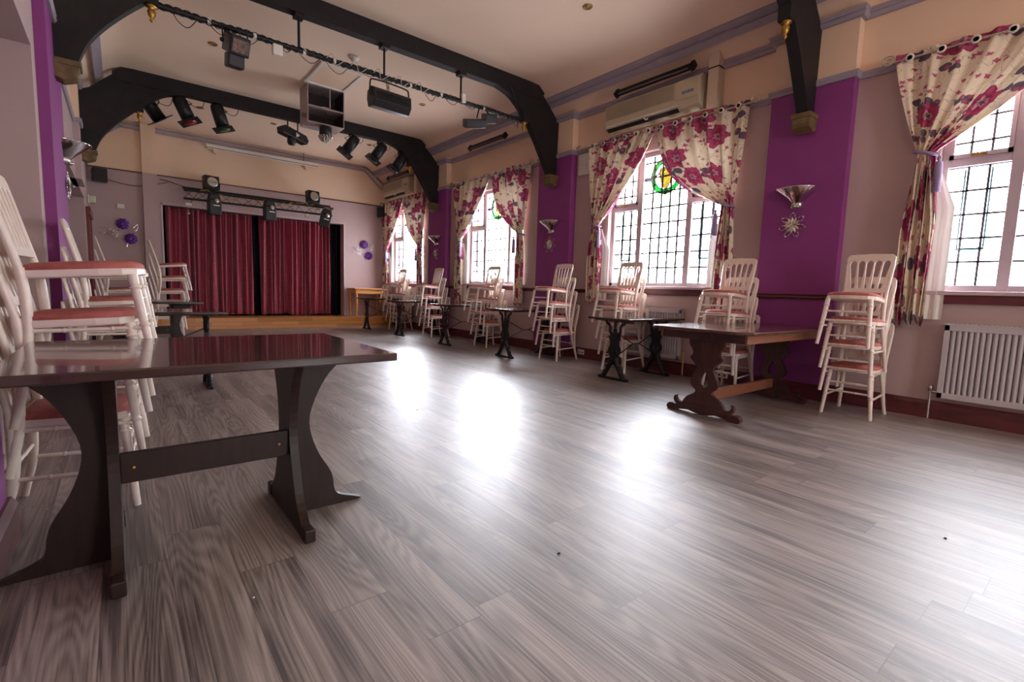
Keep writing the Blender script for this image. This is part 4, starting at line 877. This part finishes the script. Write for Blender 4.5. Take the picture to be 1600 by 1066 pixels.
def sconce(x, y, z, face, lab):
    s = thing('wall_uplighter', lab, 'wall light', (x, y, z), 0 if face < 0 else pi, group='chrome wall uplighters')
    # half funnel opening upward; wall plane at x=0, room toward -x
    pr_ = [(0.04, 0.0), (0.05, 0.01), (0.10, 0.06), (0.215, 0.155), (0.217, 0.165), (0.208, 0.162), (0.09, 0.065), (0.03, 0.02)]
    MB().lathe(pr_, 20, Matrix.Scale(0.95, 4, (1, 0, 0)), 0, pi, pi/2).build('bowl', M['chrome'], s)
    k = MB(); k.lathe([(0.0, -0.035), (0.045, -0.035), (0.06, -0.02), (0.062, 0.03), (0.05, 0.04)], 8, Matrix.Scale(0.8, 4, (1, 0, 0)), 0, pi, pi/2); k.ball((-0.05, 0, -0.02), 0.02); k.ball((-0.04, 0.03, -0.025), 0.015); k.ball((-0.04, -0.03, -0.025), 0.015)
    k.build('crystal_boss', M['silver'], s)
    MB().box(-0.012, 0, -0.05, 0.05, -0.02, 0.10).build('back_plate', M['chrome'], s)
def flower(x, y, z, face, lab):
    f_ = thing('metal_flower', lab, 'wall ornament', (x, y, z), 0 if face < 0 else pi, group='silver flower ornaments')
    T0 = frame((0, -1, 0), (0, 0, 1), (-1, 0, 0))
    p = MB(); 
    for ringi, (n_, r_, w_, lift) in enumerate(((12, 0.095, 0.02, 0.02), (9, 0.070, 0.018, 0.035), (6, 0.045, 0.015, 0.05))):
        for k in range(n_):
            A = T0 @ Matrix.Rotation(2*pi*k/n_+ringi*0.3, 4, 'Z') @ Matrix.Rotation(radians(-14-10*ringi), 4, 'Y')
            p.add([(0.01, 0, 0.008), (r_*0.5, w_, 0.010), (r_, 0, 0.004), (r_*0.5, -w_, 0.010), (r_*0.5, 0, 0.022)], [(0, 1, 4), (1, 2, 4), (2, 3, 4), (3, 0, 4)], A, 0, False)
    p.build('petal', M['silver'], f_, solid=0.002)
    w = MB()
    for k in range(7):
        a = 2*pi*k/7+pi/2; R_ = 0.14
        tip = (R_*cos(a), R_*sin(a), 0.01)
        for d in (-0.22, 0.22): w.tube([T0 @ Vector((0.06*cos(a+d*2), 0.06*sin(a+d*2), 0.01)), T0 @ Vector((0.115*cos(a+d), 0.115*sin(a+d), 0.015)), T0 @ Vector(tip)], 0.002, 5)
        w.ball(tuple(T0 @ Vector((0.125*cos(a), 0.125*sin(a), 0.015))), 0.008, seg=6); w.ball(tuple(T0 @ Vector((0.10*cos(a+0.2), 0.10*sin(a+0.2), 0.015))), 0.006, seg=6); w.ball(tuple(T0 @ Vector((0.10*cos(a-0.2), 0.10*sin(a-0.2), 0.015))), 0.006, seg=6)
    w.build('wire_bead', M['chrome'], f_)
    MB().ball(tuple(T0 @ Vector((0, 0, 0.055))), 0.012).build('centre_bead', M['chrome'], f_)
PX = 5.60
for (y, nm) in ((2.24, 'the near right purple pier'), (6.0, 'the middle purple pier on the window side'), (9.77, 'the purple pier nearest the stage on the window side')):
    sconce(PX, y, 2.03, -1, 'chrome half-bowl wall uplighter on %s' % nm); flower(PX, y+0.02, 1.82, -1, 'silver jewelled flower on %s' % nm)
sconce(-0.37, 6.35, 2.13, 1, 'chrome half-bowl wall uplighter on the left purple pier'); flower(-0.37, 6.38, 1.90, 1, 'silver jewelled flower on the left purple pier')

# purple flower ornaments on the stage wall
def stage_flower(x, z, lab, sc=1.0, mirror=1):
    f_ = thing('glass_flower_ornament', lab, 'wall ornament', (x, Y1-0.03, z), group='purple flower wall ornaments')
    T0 = Matrix.Scale(sc, 4) @ frame((mirror, 0, 0), (0, 0, 1), (0, -1, 0))
    for (cx, cy) in ((0.0, 0.16), (0.12, -0.13)):
        p = MB(); random.seed(3)
        for rr, n_, lift in ((0.10, 9, 0.01), (0.075, 8, 0.03), (0.045, 6, 0.05)):
            for k in range(n_):
                a = 2*pi*k/n_+rr*40
                p.ball((cx+rr*0.75*cos(a), cy+rr*0.75*sin(a), lift), rr*0.42, T0, seg=6, sc=(1, 1, 0.35))
        p.build('purple_bloom', M['glass_flower'], f_)
        MB().ball((cx, cy, 0.07), 0.018, T0, seg=8).build('bloom_centre', M['chrome'], f_)
    w = MB()
    w.tube([T0 @ v for v in catmull([(0.05, 0.10, 0.01), (0.13, 0.05, 0.01), (0.17, -0.02, 0.01), (0.13, -0.10, 0.01)], 5)], 0.006, 6)
    w.tube([T0 @ v for v in catmull([(0.10, -0.18, 0.01), (0.06, -0.22, 0.01), (0.05, -0.30, 0.01)], 5)], 0.007, 6)
    w.tube([T0 @ v for v in catmull([(0.20, 0.03, 0.01), (0.17, 0.09, 0.01), (0.24, 0.17, 0.01), (0.24, 0.10, 0.01), (0.20, 0.03, 0.01)], 5)], 0.007, 6)
    def spiral(cx, cy, r, turns, a0): return [T0 @ Vector((cx+r*(1-t_*0.8)*cos(a0+t_*turns*2*pi), cy+r*(1-t_*0.8)*sin(a0+t_*turns*2*pi), 0.01)) for t_ in [k/24 for k in range(25)]]
    w.tube(spiral(-0.31, -0.02, 0.10, 0.9, 0.5), 0.005, 6)
    for cx, cy in ((-0.17, 0.02), (-0.22, -0.06), (-0.13, -0.07), (-0.09, 0.0)): w.tube(spiral(cx, cy, 0.05, 1.3, cx*30), 0.007, 6)
    w.tube([T0 @ v for v in catmull([(-0.22, -0.10, 0.01), (-0.05, -0.14, 0.01), (0.04, -0.10, 0.01)], 5)], 0.005, 6)
    w.build('silver_scrollwork', M['chrome'], f_)
stage_flower(0.08, 1.98, 'purple glass flowers with silver scrolls on the wall left of the stage'); stage_flower(5.14, 1.98, 'purple glass flowers with silver scrolls on the wall right of the stage')

# small fixtures
def speaker(x, y, z, rz, lab):
    s = thing('wall_speaker', lab, 'speaker', (x, y, z), rz, group='wall speakers')
    MB().box(-0.11, 0.11, -0.09, 0.09, 0, 0.26).build('cabinet', M['blackp'], s, bevel=0.01); MB().box(-0.095, 0.095, -0.098, -0.09, 0.015, 0.245).build('speaker_grille', mat('speaker_mesh', srgb(38, 36, 38), 0.7, bump=0.5, bscale=300), s)
    MB().tube([(0, 0.09, 0.13), (0, 0.16, 0.13)], 0.02, 8).build('bracket', M['blackm'], s)
speaker(-0.24, 12.72, 2.90, radians(10), 'small black speaker in the corner left of the stage'); speaker(5.58, 12.72, 2.90, radians(-20), 'small black speaker in the corner right of the stage')
b = thing('thermostat', 'small white plastic box on the wall above the left purple flowers', 'wall box', (0.06, Y1-0.045, 2.45)); MB().box(-0.06, 0.06, 0, 0.045, 0, 0.085).build('case', M['white'], b, bevel=0.008); MB().box(-0.03, 0.03, -0.004, 0.0, 0.03, 0.055).build('dial_plate', M['white'], b)
b = thing('emergency_light', 'pale clear emergency light fitting in the corner above the red door frame', 'light', (-0.36, 12.70, 2.47)); MB().box(-0.05, 0.05, -0.12, 0.12, 0, 0.14).build('diffuser', mat('clear_diffuser', srgb(205, 205, 180), 0.2), b, bevel=0.02); MB().box(-0.07, -0.05, -0.13, 0.13, -0.01, 0.15).build('base_plate', M['white'], b)
tl = thing('tube_light', 'long white fluorescent batten high on the wall over the stage', 'light', (2.74, Y1-0.12, 3.92))
MB().box(-1.18, 1.18, -0.03, 0.02, 0.02, 0.085).build('housing', M['white'], tl, bevel=0.006); MB().tube([(-1.16, -0.03, -0.005), (1.16, -0.03, -0.005)], 0.013, 10).build('tube', M['white'], tl); MB().box(-1.17, 1.17, -0.028, 0.015, 0.010, 0.019).build('tube_shadow_strip', M['blackp'], tl)  # black strip under the housing stands in for the tube's shadow
m = MB()
for x in (-1.0, 0.92): m.prism([(-0.06, 0.02), (0.06, 0.02), (0.02, -0.08), (-0.02, -0.08)], -0.07, 0.05, TR((x, 0.05, 0)) @ frame((1, 0, 0), (0, 0, 1), (0, -1, 0)))
m.build('wall_bracket', M['cream'], tl)
MB().tube([(0.86, 0.03, 0.30), (0.86, 0.03, 0.05)], 0.006, 6).build('conduit', M['blackp'], tl)

def downlight(x, y, lab):
    d = thing('downlight', lab, 'light', (x, y, ZC), group='ceiling downlights')
    MB().lathe([(0.030, 0.0), (0.034, -0.010), (0.052, -0.012), (0.058, -0.003), (0.056, 0.0)], 20).build('brass_rim', M['brass'], d); MB().lathe([(0.0, -0.006), (0.02, -0.008), (0.031, -0.003), (0.0, -0.001)], 16).build('lamp', M['lens'], d)
downlight(4.165, 4.02, 'round brass ceiling downlight nearest the camera'); downlight(1.093, 7.93, 'round ceiling downlight on the left, between the two far trusses'); downlight(4.204, 7.90, 'round ceiling downlight on the right, between the two far trusses')
s = thing('smoke_detector', 'white round smoke detector on the ceiling above the lighting bar', 'smoke detector', (2.66, 7.0, ZC)); MB().lathe([(0.07, 0), (0.072, -0.02), (0.06, -0.03), (0.03, -0.032)], 20).build('base', M['white'], s); MB().lathe([(0.036, -0.03), (0.04, -0.045), (0.034, -0.062), (0.0, -0.064)], 16).build('sensor_head', M['white'], s)
# loft hatch and hung projector box with mirror-ball effect
h = thing('loft_hatch', 'cream framed loft hatch panel in the ceiling behind the metal box', 'hatch', (2.67, 7.86, ZC))
m = MB(); W_, D_ = 0.27, 0.38
m.box(-W_-0.05, -W_, -D_-0.05, D_+0.05, -0.03, 0); m.box(W_, W_+0.05, -D_-0.05, D_+0.05, -0.03, 0); m.box(-W_, W_, -D_-0.05, -D_, -0.03, 0); m.box(-W_, W_, D_, D_+0.05, -0.03, 0); m.build('frame', M['white'], h, bevel=0.008); MB().box(-W_, W_, -D_, D_, -0.012, 0).build('panel', M['cream'], h)
b = thing('equipment_box', 'open fronted grey metal box hanging from the ceiling behind the lighting bar', 'metal box', (2.70, 8.52, 3.61))
w, d, H = 0.29, 0.21, 0.585; k = 0.012; m = MB()
m.box(-w, w, -d, d, 0, k); m.box(-w, w, -d, d, H-k, H); m.box(-w, -w+k, -d, d, k, H-k); m.box(w-k, w, -d, d, k, H-k); m.box(-w+k, w-k, d-k, d, k, H-k); m.build('casing', M['greybox'], b, bevel=0.002)
MB().box(-w+k, w-k, -d+0.005, d-k, 0.24, 0.26).build('shelf', M['greybox'], b); MB().box(0.06, 0.075, -d+0.02, -d+0.035, 0.26, H-k).build('divider', M['greybox'], b)
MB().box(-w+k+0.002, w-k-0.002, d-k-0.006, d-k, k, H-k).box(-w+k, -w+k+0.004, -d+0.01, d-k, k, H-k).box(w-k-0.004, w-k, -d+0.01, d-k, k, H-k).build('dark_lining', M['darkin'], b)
s_ = MB()
for i in range(4): s_.box(-w-0.002, -w+0.001, -0.12+i*0.06, -0.10+i*0.06, 0.06+0.02*i, 0.14+0.02*i)
s_.build('vent_slot', M['acdark'], b)
c = MB(); c.tube(catmull([(-0.03, -0.10, 0.5), (-0.02, -0.12, 0.4), (-0.06, -0.10, 0.3), (0.03, -0.12, 0.2), (-0.02, -0.1, 0.1)], 5), 0.005, 6); c.build('wire', M['blackp'], b)
MB().box(0.02, 0.14, 0.05, 0.12, 0.27, 0.36).build('white_unit', M['white'], b, bevel=0.004)
e = thing('disco_effect_light', 'faceted dome disco light under the grey metal box', 'disco light', (2.72, 8.42, 3.605))
MB().lathe([(0.09, 0.0), (0.098, -0.01), (0.098, -0.13), (0.09, -0.135)], 20).build('body', M['blackp'], e)
m = MB()
for i in range(1, 6):
    a = pi/2*i/6.0; R_ = 0.105; nn = max(3, int(15*cos(a-0.2)))
    for q in range(nn): t_ = 2*pi*q/nn+i; m.ball((R_*cos(a)*cos(t_), R_*cos(a)*sin(t_), -0.13-R_*sin(a)), 0.017, seg=6)
m.build('lens_facet', M['lens'], e); MB().lathe([(0.095, -0.13), (0.092, -0.16), (0.07, -0.20), (0.035, -0.225), (0.0, -0.232)], 18).build('dome', M['blackp'], e)

# ---------------------------------------------------------------- lighting bar on the second truss
bar = thing('lighting_bar', 'long black lighting bar wrapped in cables below the second truss', 'lighting bar', (2.64, 5.98, 3.62))
MB().tube([(-2.28, 0, 0), (2.32, 0, 0)], 0.026, 12).build('bar', M['blackm'], bar)
for x in (-0.99, 0.01, 1.13):
    MB().tube([(x, 0, 0), (x, 0, 0.36)], 0.014, 8).build('hanger', M['blackm'], bar); MB().box(x-0.05, x+0.05, -0.06, 0.06, 0.33, 0.372).build('clamp', M['blackm'], bar, bevel=0.005)
random.seed(11)
c = MB()
for tno in range(3):
    pts = []; ph = tno*2.1
    for k in range(230): x = -2.25+4.5*k/229; pts.append((x, 0.03*cos(k*0.55+ph), 0.03*sin(k*0.55+ph)+0.005*sin(k*0.2)))
    c.tube(pts, 0.006, 5)
c.build('wrapped_cable', M['blackp'], bar)
for k in range(15):
    c = MB(); x = -2.15+k*0.30+random.uniform(-0.08, 0.08); w_ = random.uniform(0.12, 0.3); dpt = random.uniform(0.05, 0.14)
    c.tube(catmull([(x, -0.02, -0.01), (x+w_*0.25, -0.04, -dpt*0.8), (x+w_*0.6, -0.04, -dpt), (x+w_, -0.02, -0.01)], 5), 0.004, 5)
    c.build('loose_cable', M['blackp'], bar)
c = MB()
for k in range(5):
    x = -0.7+k*0.28; c.tube(catmull([(x, -0.03, 0.0), (x+0.06, -0.05, 0.05), (x+0.10, -0.03, -0.05), (x+0.2, -0.03, 0.02)], 5), 0.005, 5)
c.build('grey_cable', M['greycable'], bar)
t_ = MB()
for x in (-1.86, -1.45, -0.95, -0.62, 0.35, 0.8, 1.5): t_.tube([(x, 0, 0), (x+0.03, 0, 0)], 0.032, 10)
t_.build('white_tape', M['white'], bar)
parts('plug', M['white'], bar, [MB().box(-1.27, -1.17, -0.06, 0.0, -0.14, -0.03), MB().box(1.13, 1.19, -0.05, 0.0, -0.02, 0.10)], bevel=0.008)

def fixture_base(name, lab, cat, loc, rz=0): return thing(name, lab, cat, loc, rz)
f = thing('effect_light', 'small black projector lamp hanging from the left part of the lighting bar', 'stage light', (1.02, 5.93, 3.46), radians(10))
MB().box(-0.09, 0.10, -0.12, 0.12, -0.09, 0.09, TR(rot=(radians(25), 0, 0))).build('body', M['blackp'], f, bevel=0.012)
MB().box(-0.09, 0.07, -0.07, 0.05, -0.23, -0.09, TR(rot=(radians(10), 0, 0))).build('mirror_head', M['blackp'], f, bevel=0.015)
MB().box(-0.07, 0.08, -0.125, -0.118, -0.06, 0.06, TR(rot=(radians(25), 0, 0))).build('rear_panel', mat('printed_panel', srgb(110, 84, 72), 0.4, var=0.6, scale=40), f)
MB().tube([(-0.12, 0, 0.0), (-0.12, 0.02, 0.15)], 0.007, 6).tube([(0.12, 0, 0), (0.12, 0.02, 0.15)], 0.007, 6).tube([(-0.12, 0.02, 0.15), (0.12, 0.02, 0.15)], 0.007, 6).build('yoke', M['blackm'], f); MB().ball((-0.13, 0, 0), 0.022).build('knob', M['blackp'], f)
f = thing('flood_light', 'wide black floodlight on a curved yoke under the lighting bar', 'stage light', (2.69, 5.90, 3.33), radians(4))
P_ = [(-0.10, -0.06), (-0.04, -0.13), (0.08, -0.12), (0.11, -0.02), (0.10, 0.07), (0.0, 0.11), (-0.09, 0.07)]
MB().prism(P_, -0.25, 0.25, frame((0, 1, 0), (0, 0, 1), (1, 0, 0))).build('housing', M['blackp'], f, bevel=0.006)
m = MB()
for i in range(5): m.box(-0.22, 0.22, -0.106, -0.101, -0.05+i*0.02, -0.044+i*0.02)
m.build('ribbing', M['blackm'], f)
MB().tube(catmull([(-0.265, 0, 0.0), (-0.26, 0, 0.15), (-0.22, 0, 0.19), (0.0, 0, 0.20), (0.22, 0, 0.19), (0.26, 0, 0.15), (0.265, 0, 0.0)], 5), 0.010, 8).build('yoke', M['blackm'], f)
MB().tube([(0, 0.03, 0.08), (0, 0.08, 0.29)], 0.02, 8).build('clamp', M['silver'], f)
f = thing('effect_light', 'flat black twin-lens effect light below the right part of the lighting bar', 'stage light', (4.07, 5.93, 3.42), radians(-15))
A = TR(rot=(radians(20), radians(-8), 0)); MB().box(-0.24, 0.06, -0.10, 0.06, -0.09, 0.02, A).box(0.06, 0.24, -0.06, 0.12, -0.03, 0.09, A).build('body', M['blackp'], f, bevel=0.01)
MB().box(-0.22, 0.0, -0.09, 0.04, -0.098, -0.091, A).box(0.08, 0.22, -0.05, 0.08, -0.038, -0.031, A).build('lens', M['lens'], f); MB().tube([(-0.05, 0, 0.03), (0.0, 0.05, 0.19)], 0.01, 6).tube([(0.15, 0, 0.08), (0.1, 0.05, 0.19)], 0.01, 6).build('yoke', M['blackm'], f)
cb_ = MB(); cb_.tube(catmull([(4.55, 5.85, 3.99), (4.66, 5.86, 3.80), (4.72, 5.87, 3.62), (4.71, 5.88, 3.45)], 5), 0.006, 6); tag(cb_.build('cable', M['blackp']), 'black cable dropping past the right end of the lighting bar', 'cable')

# par cans under the far truss
def par(x, y, z, tilt, pan, lab, gel=None, k=1.22):
    p = thing('par_can', lab, 'stage light', (x, y, z), group='black par spotlights')
    R = Matrix.Rotation(pan, 4, 'Z') @ Matrix.Rotation(tilt, 4, 'X') @ Matrix.Scale(k, 4)
    MB().lathe([(0.03, 0.19), (0.07, 0.18), (0.082, 0.14), (0.084, -0.14), (0.078, -0.14), (0.06, 0.0)], 16, R).build('can', M['blackm'], p)
    gf = MB().box(-0.125, 0.125, -0.125, 0.125, -0.150, -0.140, R).build('gel_frame', M['blackm'], p, bevel=0.002)
    MB().lathe([(0.0, -0.152), (0.08, -0.152), (0.08, -0.156), (0.0, -0.156)], 16, R).build('lens', gel or M['blackp'], gf)
    MB().tube([R @ Vector((-0.10, 0, 0)), Vector((-0.10, 0, 0.14)), Vector((0, 0, 0.19)), Vector((0.10, 0, 0.14)), R @ Vector((0.10, 0, 0))], 0.008, 6).build('yoke', M['blackm'], p)
    MB().tube([(0, 0, 0.19), (0, 0, 0.27)], 0.02, 8).build('hook_clamp', M['blackm'], p)
    MB().ball(tuple(R @ Vector((-0.115, 0, 0))), 0.02).build('knob', M['blackp'], p)
    MB().tube(catmull([R @ Vector((0, 0, 0.19)), Vector((0.14, 0, 0.10)), Vector((0.24, 0, 0.12)), Vector((0.28, 0, 0.24))], 5), 0.005, 5).build('cable', M['blackp'], p)
par(0.50, 9.95, 3.74, radians(38), radians(-70), 'black par can half hidden behind the left bracket of the far truss', mat('blue_gel', srgb(20, 30, 110), 0.2))
par(0.92, 9.77, 3.76, radians(24), radians(-110), 'black par can with a red gel under the far truss', M['redlens']); par(1.42, 9.77, 3.76, radians(16), radians(-110), 'black par can with a green gel under the far truss', M['greenlens'])
par(3.62, 9.77, 3.76, radians(34), radians(84), 'black par can right of the metal box, first of the three on the right'); par(4.20, 9.77, 3.74, radians(34), radians(84), 'black par can in the middle of the three right of the metal box'); par(4.66, 9.77, 3.62, radians(34), radians(84), 'black par can by the right bracket, last of the three on the right')
f = thing('scanner_light', 'flat black scanner light with a white lens mark, left of the disco dome', 'stage light', (2.55, 9.70, 3.74), radians(20))
MB().prism([(-0.26, 0.06), (-0.20, 0.10), (0.22, 0.02), (0.27, -0.06), (0.24, -0.13), (-0.25, -0.04)], -0.09, 0.09, frame((1, 0, 0), (0, 0, 1), (0, -1, 0))).build('body', M['blackp'], f, bevel=0.01)
MB().lathe([(0.0, -0.2), (0.05, -0.2), (0.075, -0.16), (0.07, -0.05)], 12, TR((-0.03, 0, 0))).build('mirror_head', M['blackp'], f); MB().lathe([(0.0, 0), (0.05, 0), (0.05, 0.004), (0.0, 0.004)], 3, TR((0.03, -0.092, -0.02), (radians(90), 0, 0))).build('white_mark', M['white'], f)
MB().tube([(-0.1, 0, 0.05), (-0.1, 0, 0.25)], 0.012, 6).tube([(0.1, 0, 0.05), (0.1, 0, 0.25)], 0.012, 6).build('bracket', M['blackm'], f)
for x, lab in ((1.18, 'brass downlight on the ceiling beyond the far truss, between the left par cans'), (2.28, 'brass downlight on the ceiling beyond the far truss, over the scanner light'), (4.05, 'brass downlight on the ceiling beyond the far truss, between the right par cans')):
    downlight(x*1.12-0.05, 10.9, lab)

# ---------------------------------------------------------------- stage lighting truss
tr = thing('lighting_truss', 'black triangular lighting truss mounted over the stage opening', 'lighting truss', (2.62, 12.45, 2.86))
L_ = 1.53; corners = [(0.10, 0.12), (-0.13, 0.04), (-0.05, -0.12)]
m = MB()
for (dy, dz) in corners: m.tube([(-L_, dy, dz), (L_, dy, dz)], 0.023, 8)
m.build('chord', M['blackm'], tr)
m = MB(); n = 14
for i in range(n):
    xa, xb = -L_+2*L_*i/n, -L_+2*L_*(i+1)/n
    for q in range(3):
        a, b2 = corners[q], corners[(q+1) % 3]
        if i % 2: a, b2 = b2, a
        m.tube([(xa, a[0], a[1]), (xb, b2[0], b2[1])], 0.005, 5)
m.build('lattice', M['blackm'], tr)
for x in (-1.2, 0, 1.2): MB().tube([(x, 0.10, 0.12), (x, 0.42, 0.12)], 0.016, 8).build('wall_arm', M['blackm'], tr)
m = MB(); random.seed(5)
for s0 in (-1.25, -0.85, -0.25, 0.1, 0.6, 1.0):
    m.tube(catmull([(s0+0.09*k+random.uniform(-.03, .03), -0.13+random.uniform(-.03, .03), random.uniform(-0.05, 0.10)) for k in range(6)], 4), 0.011, 5)
m.build('yellow_cable', M['yellowcable'], tr)
m = MB()
m.tube(catmull([(-1.9, 0.38, 0.27), (-1.72, 0.35, 0.24), (-1.5, 0.0, 0.12), (-1.2, -0.1, 0.10)], 6), 0.008, 5); m.tube(catmull([(-1.25, -0.13, 0.05), (-1.35, -0.13, -0.1), (-1.42, -0.1, -0.22)], 5), 0.006, 5); m.tube(catmull([(-3.0, 0.40, 0.25), (-2.7, 0.40, 0.12), (-2.3, 0.33, 0.06), (-1.95, 0.38, 0.16), (-1.75, 0.35, 0.22)], 6), 0.006, 5)
m.build('supply_cable', M['blackp'], tr)
m = MB(); m.box(-1.50, -1.40, -0.14, -0.06, -0.27, -0.22); m.tube([(-1.45, -0.1, -0.27), (-1.45, -0.1, -0.42)], 0.002, 5); m.ball((-1.45, -0.1, -0.43), 0.018); m.build('pull_switch', M['white'], tr)
m = MB(); m.lathe([(0.0, -0.05), (0.05, -0.05), (0.055, 0.0), (0.03, 0.02)], 12, TR((0.93, -0.05, -0.17))); m.build('small_lamp', M['beige'], tr)
def blinder(x, lab):
    b = thing('square_floodlight', lab, 'stage light', (x, 12.40, 3.0)); R = TR(rot=(radians(-5), 0, radians(12)))
    hs = MB().box(-0.14, 0.14, -0.06, 0.10, 0.0, 0.27, R).build('housing', M['blackp'], b, bevel=0.008); MB().lathe([(0.0, 0), (0.095, 0), (0.11, 0.012), (0.085, 0.022), (0.0, 0.014)], 20, R @ TR((0, -0.06, 0.135), (radians(90), 0, 0))).build('lens', M['lens'], hs)
    MB().tube([(-0.155, 0, 0.14), (-0.155, 0.02, -0.01), (0.155, 0.02, -0.01), (0.155, 0, 0.14)], 0.008, 6).build('yoke', M['blackm'], b)
blinder(1.60, 'square black floodlight with a round lens standing on the left of the stage truss'); blinder(3.70, 'square black floodlight with a round lens standing on the right of the stage truss')
def moving(x, lab, tw, tilt=0):
    b = thing('moving_head', lab, 'stage light', (x, 12.28, 2.66), radians(tw)); A = TR(rot=(radians(tilt), radians(tilt*0.7), 0))
    MB().box(-0.12, 0.12, -0.10, 0.08, -0.22, 0.10, A).build('body', M['blackp'], b, bevel=0.02); MB().prism([(-0.12, 0.10), (0.12, 0.10), (0.09, 0.22), (-0.09, 0.22)], -0.07, 0.07, A @ frame((1, 0, 0), (0, 0, 1), (0, -1, 0))).build('head_top', M['blackp'], b, bevel=0.015)
    MB().lathe([(0.0, 0), (0.045, 0), (0.05, 0.01), (0.0, 0.014)], 16, A @ TR((0.02, -0.105, 0.07), (radians(90), 0, 0))).build('lens', M['lens'], b)
    MB().box(-0.04, 0.08, -0.106, -0.10, -0.03, -0.012, A).build('label_strip', M['white'], b)
moving(1.62, 'black moving head lamp hanging at the left of the stage truss', 10); moving(2.70, 'black moving head lamp hanging at the middle of the stage truss', 10); moving(3.95, 'black moving head lamp hanging askew at the right end of the stage truss', -10, 16)

# ---------------------------------------------------------------- sockets and crumbs
def socket(y, lab, n_=2):
    s = thing('wall_socket', lab, 'socket', (5.69, y, 0.06), group='skirting sockets'); MB().box(-0.008, 0.0, -0.07, 0.07, 0, 0.08).build('face_plate', M['white'], s, bevel=0.003)
    m = MB()
    for k in (-1, 1): m.box(-0.012, -0.008, k*0.035-0.012, k*0.035+0.012, 0.02, 0.045)
    m.build('switch', M['blackp'], s)
socket(5.30, 'white double socket on the skirting beside the middle purple pier'); socket(2.95, 'white double socket on the skirting behind the big mahogany table')
random.seed(21)
CRUMBS = [(1.93, 3.654), (1.32, 1.299), (2.822, 0.382)]
for i, (px, py) in enumerate(CRUMBS):
    m = MB(); m.ball((0, 0, 0), 0.006, sc=(1.4, 1, 0.5), seg=6); tag(m.build('crumb', M['fleck'], loc=(px, py, 0.003)), ('tiny dark crumb on the floor in the bright window reflection', 'tiny dark crumb on the floor in the middle foreground', 'tiny dark crumb on the floor at the right foreground')[i], 'crumb')

for (px, py), lab in zip([(0.301, 1.695), (-0.299, 2.903)], ('tiny pale crumb on the floor between the legs of the foreground table', 'tiny pale crumb on the floor left of the foreground table')):
    m = MB(); m.ball((0, 0, 0), 0.004, sc=(1.2, 1, 0.6), seg=6); tag(m.build('crumb', M['paper'], loc=(px, py, 0.002)), lab, 'crumb')
